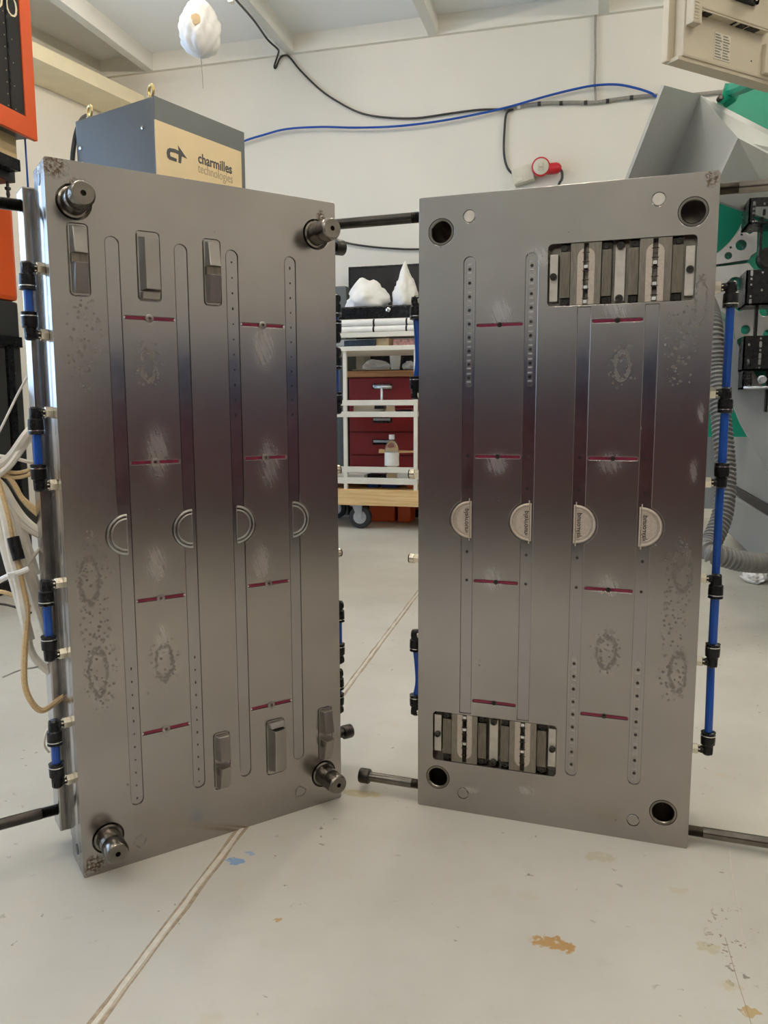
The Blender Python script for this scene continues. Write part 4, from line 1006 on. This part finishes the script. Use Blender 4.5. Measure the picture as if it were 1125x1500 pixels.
def blob(sx, sy, sz, seed, peaks=()):
    b = MB(); bmesh.ops.create_icosphere(b.bm, subdivisions=4, radius=1); o = Vector((seed*7.3, seed*3.1, 0))
    for v in b.bm.verts:
        n_ = 1+.22*noise.noise(v.co*1.6+o)+.12*noise.noise(v.co*4+o)+.06*noise.noise(v.co*9+o); c = v.co*n_
        for (pxx, pw, ph) in peaks:
            if v.co.z > 0: c.z += ph*max(0, 1-abs(c.x-pxx)/pw)**1.3*max(0, 1-abs(c.y))
        v.co = Vector((c.x*sx, c.y*sy, max(c.z, -.35)*sz))
    for f in b.bm.faces: f.smooth = True
    return b
# upper shelf: black tray with two white bags, dark screen behind, paper rolls below
zt0, zt1 = zz(465), zz(451)
xt = lambda x, Y=YF: at_y(x, 500, Y).x
by = YF+.20
k0_, k1_ = at_y(497, 460, by), at_y(640, 460, by)
TRY = tag(MB().box(k0_.x, k1_.x, by-.14, by+.14, zz(465.3), zz(465.3)+.085, .01).build('black_case', M_BLKPL), 'long flat black case with a round silver lock on the trolley top', 'case')
pk_ = at_y(569, 454, by-.152); MB().lathe(pk_, (0, -1, 0), [(0, .016), (.008, .016), (.010, .008)], 14).build('lock', M_CHROME, TRY)
zc_ = zz(465.3)+.083
for cx, w, pkz, lab, sd in ((538, .15, ((-.35, .5, .5), (.2, .7, .2)), 'low crumpled white plastic bag with a blunt tip on the black case', 3), (594, .080, ((0, .5, .75),), 'white plastic bag peaked like a tent on the black case', 5)):
    p = at_y(cx, 450, by); b = blob(w, .11, .115 if sd == 3 else .15, sd, pkz)
    tag(b.build('plastic_bag', M_WHPL, None, T(p.x, by, zc_+.002+.35*(.115 if sd == 3 else .15)), sharp=False), lab, 'plastic bag')
YM = 6.08; a = at_y(510, 391, YM); c = at_y(660, 388, YM)
SC_ = thing('flat_screen', 'wide black flat screen leaning on the back wall behind the bags', 'screen', (a.x, YM, a.z-.60))
MB().box(0, c.x-a.x, 0, .05, 0, .60, .006).build('screen_frame', M_BLKPL, SC_)
MB().box(.02, c.x-a.x-.02, -.003, .002, .03, .58).build('screen_glass', M_BLKPANEL, SC_)
MB().box((c.x-a.x)/2-.2, (c.x-a.x)/2+.2, -.1, .05, zTop+.006-SC_.location.z, .01).build('stand_foot', M_BLKPL, SC_)
gg = at_y(493, 427, 6.0); 
tag(MB().box(gg.x-.35, at_y(507, 440, 5.73).x, 5.73, 5.98, 0, at_y(500, 427, 6.0).z, .01).build('grey_locker', M_CABGREY), 'plain blue-grey locker standing beside the red chest', 'locker')
for i, (y, r) in enumerate(((471, .022), (480, .024), (471, .022))):
    ry = YF+.03+(.05 if i == 2 else 0); z_ = zz(y)
rl = (zz(487), )
zr = zz(487)+.0225
for i in range(2):
    z_ = zr+.0445*i
    t_ = tag(MB().lathe((xt(500), YF+.02+.006*i, z_), (1, 0, 0), [(0, .016), (0, .0222), (.66, .0222), (.66, .016)], 16).build('paper_roll', M_WHPL), ('white paper roll lying on the trolley rail, under another roll', 'white paper roll with black bands resting on top of another roll')[i], 'paper roll')
    for bx_ in (547, 595): MB().cyl((xt(bx_)-.006, YF+.02+.006*i, z_), (xt(bx_)+.006, YF+.02+.006*i, z_), .0231, n=16).build('band', M_BLKPL, t_)
zq = zz(507)+.001
def sheet(name, pts, m, label, cat, z=zq, th=.004):
    P = [Vector((xt(x), YF+yy, z)) for x, yy in pts]
    return tag(MB().poly(P, (0, 0, th)).build(name, m), label, cat)
sheet('black_folder', [(500, .06), (549, .02), (541, .30), (507, .30)], M_BLKPL, 'black folder lying on the trolley tray', 'folder', zq, .045)
sheet('paper_bag', [(549, .03), (568, .02), (590, .26), (545, .28)], M_BROWNPAPER, 'crumpled tan paper on the trolley tray', 'paper', zq, .05)
sheet('magazine', [(575, .02), (606, .02), (606, .25), (592, .25)], mat('printed_magazine', srgb(190, 140, 132), .5, 0, .5, 60), 'colourful magazine lying at the tray end', 'magazine', zq, .042)
# items on the chest top
def on_chest(x): return at_y(x, 540, YT+.10).x
cup = at_y(579, 540, YT+.06)
tag(MB().lathe((cup.x, cup.y, zTop+.006), (0, 0, 1), [(0, .032), (.0, .034), (.12, .044), (.12, .042), (.004, .032), (.004, .0001)], 20, cap=False).build('plastic_cup', M_FILM), 'clear plastic cup standing on the chest worktop', 'cup')
b = blob(.11, .06, .06, 9); tag(b.build('clear_bag', M_FILM, None, T(on_chest(552), YT+.08, zTop+.006+.022)), 'crumpled clear plastic bag on the chest worktop', 'plastic bag')
b = blob(.06, .05, .05, 11); tag(b.build('clear_bag', M_FILM, None, T(on_chest(603), YT+.08, zTop+.006+.018)), 'small clear plastic bag beside the plastic cup', 'plastic bag')
tag(MB().box(on_chest(522), on_chest(575), YT+.0, YT+.12, zTop+.006, zTop+.012).build('drawing_sheet', M_BROWNPAPER), 'sheet of yellowish paper under the clear bag on the worktop', 'paper')
# items on the trolley shelves
s1 = zz(603)
tk = tag(MB().cyl((xt(556), YF+.05, s1), (xt(556), YF+.05, zz(568)), .009, n=10).build('t_handle_key', M_ZINC), 'steel T-handle key standing on the upper trolley shelf', 'hand tool')
MB().cyl((xt(545), YF+.05, zz(567)), (xt(571), YF+.05, zz(567)), .011, n=10).build('cross_bar', M_ZINC, tk)
tag(MB().box(xt(513), xt(562), YF+.06, YF+.30, s1-.012, zz(601)+.03, .004).build('grey_box', M_MON), 'low light grey box on the upper trolley shelf', 'box')
tag(MB().box(xt(577), xt(600), YF+.05, YF+.14, s1-.012, s1+.014, .004).build('pliers_pouch', M_BLKPL), 'small black tool pouch on the upper trolley shelf', 'pouch')
tag(MB().box(xt(549), xt(563), YF-.02, YF+.05, zz(599), zz(594), .003).build('clamp_block', M_BLKPL), 'small black clamp block under the upper guard rail', 'clamp')
s2 = zz(700)-.012
bt = at_y(574, 690, YF+.10)
BO = tag(MB().lathe((bt.x, YF+.10, s2), (0, 0, 1), [(0, .040), (.005, .047), (.03, .049), (.17, .049), (.215, .046), (.25, .030), (.262, .016), (.275, .016)], 26).build('bottle', M_BOTTLE), 'clear plastic bottle with white cap on the lower trolley shelf', 'bottle')
MB().lathe((bt.x, YF+.10, s2+.268), (0, 0, 1), [(0, .0195), (.03, .0195), (.032, .017)], 18).build('cap', M_WHPL, BO)
MB().lathe((bt.x, YF+.10, s2+.09), (0, 0, 1), [(0, .0496), (.09, .0496)], 26, cap=False).build('bottle_label', M_WHPL, BO)
bv = MB().poly([(xt(542), YF+.2, zz(666)), (xt(562), YF+.2, zz(666)), (xt(600), YF+.2, zz(664.5)), (xt(600), YF+.2, zz(662.5)), (xt(566), YF+.2, zz(662)), (xt(543), YF+.2, zz(660))], (0, .03, 0)).box(xt(573, YF+.21)-.012, xt(573, YF+.21)+.012, YF+.205, YF+.225, s2-.001, zz(664))
bh = bv.build('wooden_stick', M_WOOD); tag(bh, 'wooden stick poking out behind the bottle', 'stick')
tag(MB().box(xt(534), xt(562), YF+.04, YF+.14, s2, s2+.035, .006).build('black_tool_case', M_BLKPL), 'small black case on the lower trolley shelf beside the bottle', 'case')
tag(MB().box(xt(500), xt(530), YF+.04, YF+.2, s2, s2+.03, .004).build('white_box', M_WHPL), 'flat white box on the lower trolley shelf', 'box')
# plastic crates on the plywood base and floor beneath
for x0, x1, m, lab in ((529, 546, M_BLUE, 'blue plastic crate on the plywood base'), (550, 575, M_BLUE, 'second blue plastic crate on the plywood base, nearer the bottle'), (589, 603, M_ORANGE, 'orange tool holder on the plywood base')):
    tag(MB().box(xt(x0), xt(x1), YF+.12, YF+.36, zpt, zpt+.033, .006).build('crate', m), lab, 'crate')
for x0, x1, zh in ((545, 582, .13), (586, 605, .14)):
    tag(MB().box(at_y(x0, 740, 5.55).x, at_y(x1, 740, 5.55).x, 5.47, 5.64, 0, zh, .012).build('floor_crate', M_ORANGE), ('low orange box on the floor under the trolley', 'short orange box on the floor next to the castor side')[x0 > 560], 'box')

# ------------------------------------------------------------------ behind the photographer: unseen benches added to put a maroon band in the steel
def bench(x, y, rz, L, label):
    t = thing('reflection_bench', label, 'reflection_bench', (x, y, 0), rz)
    MB().box(0, L, .04, .7, .0, .30).build('reflection_kick_base', M_BLKPL, t)
    MB().box(0, L, .02, .7, .28, .86, .005).build('carcass', M_MAROON, t)
    n = int(L/.6)
    for k in range(n):
        for (z0_, z1_) in ((.30, .57), (.59, .84)):
            d_ = MB().box(k*L/n+.01, (k+1)*L/n-.01, 0, .03, z0_, z1_, .005).build('drawer', M_MAROON, t)
            MB().box((k+.5)*L/n-.08, (k+.5)*L/n+.08, -.025, .002, z1_-.07, z1_-.05, .004).build('handle', M_BLKPL, d_)
    MB().box(-.02, L+.02, -.02, .72, .86, .90, .004).build('worktop', M_DKGREY, t)
    MB().box(0, L, .55, .6, .9, 1.25, .004).build('tool_board', M_BNAVY, t)
    return t
M_BNAVY = mat('dark_blue_enamel', srgb(44, 62, 104), .45, 0, .06, 5)
bench(1.9, -1.5, PI, 4.2, 'unseen maroon drawer bench with a navy board, added for its reflection in both mould halves')
bench(2.5, 2.6, -PI/2, 3.6, 'unseen maroon drawer bench beside the moulding machine, added for its reflection')
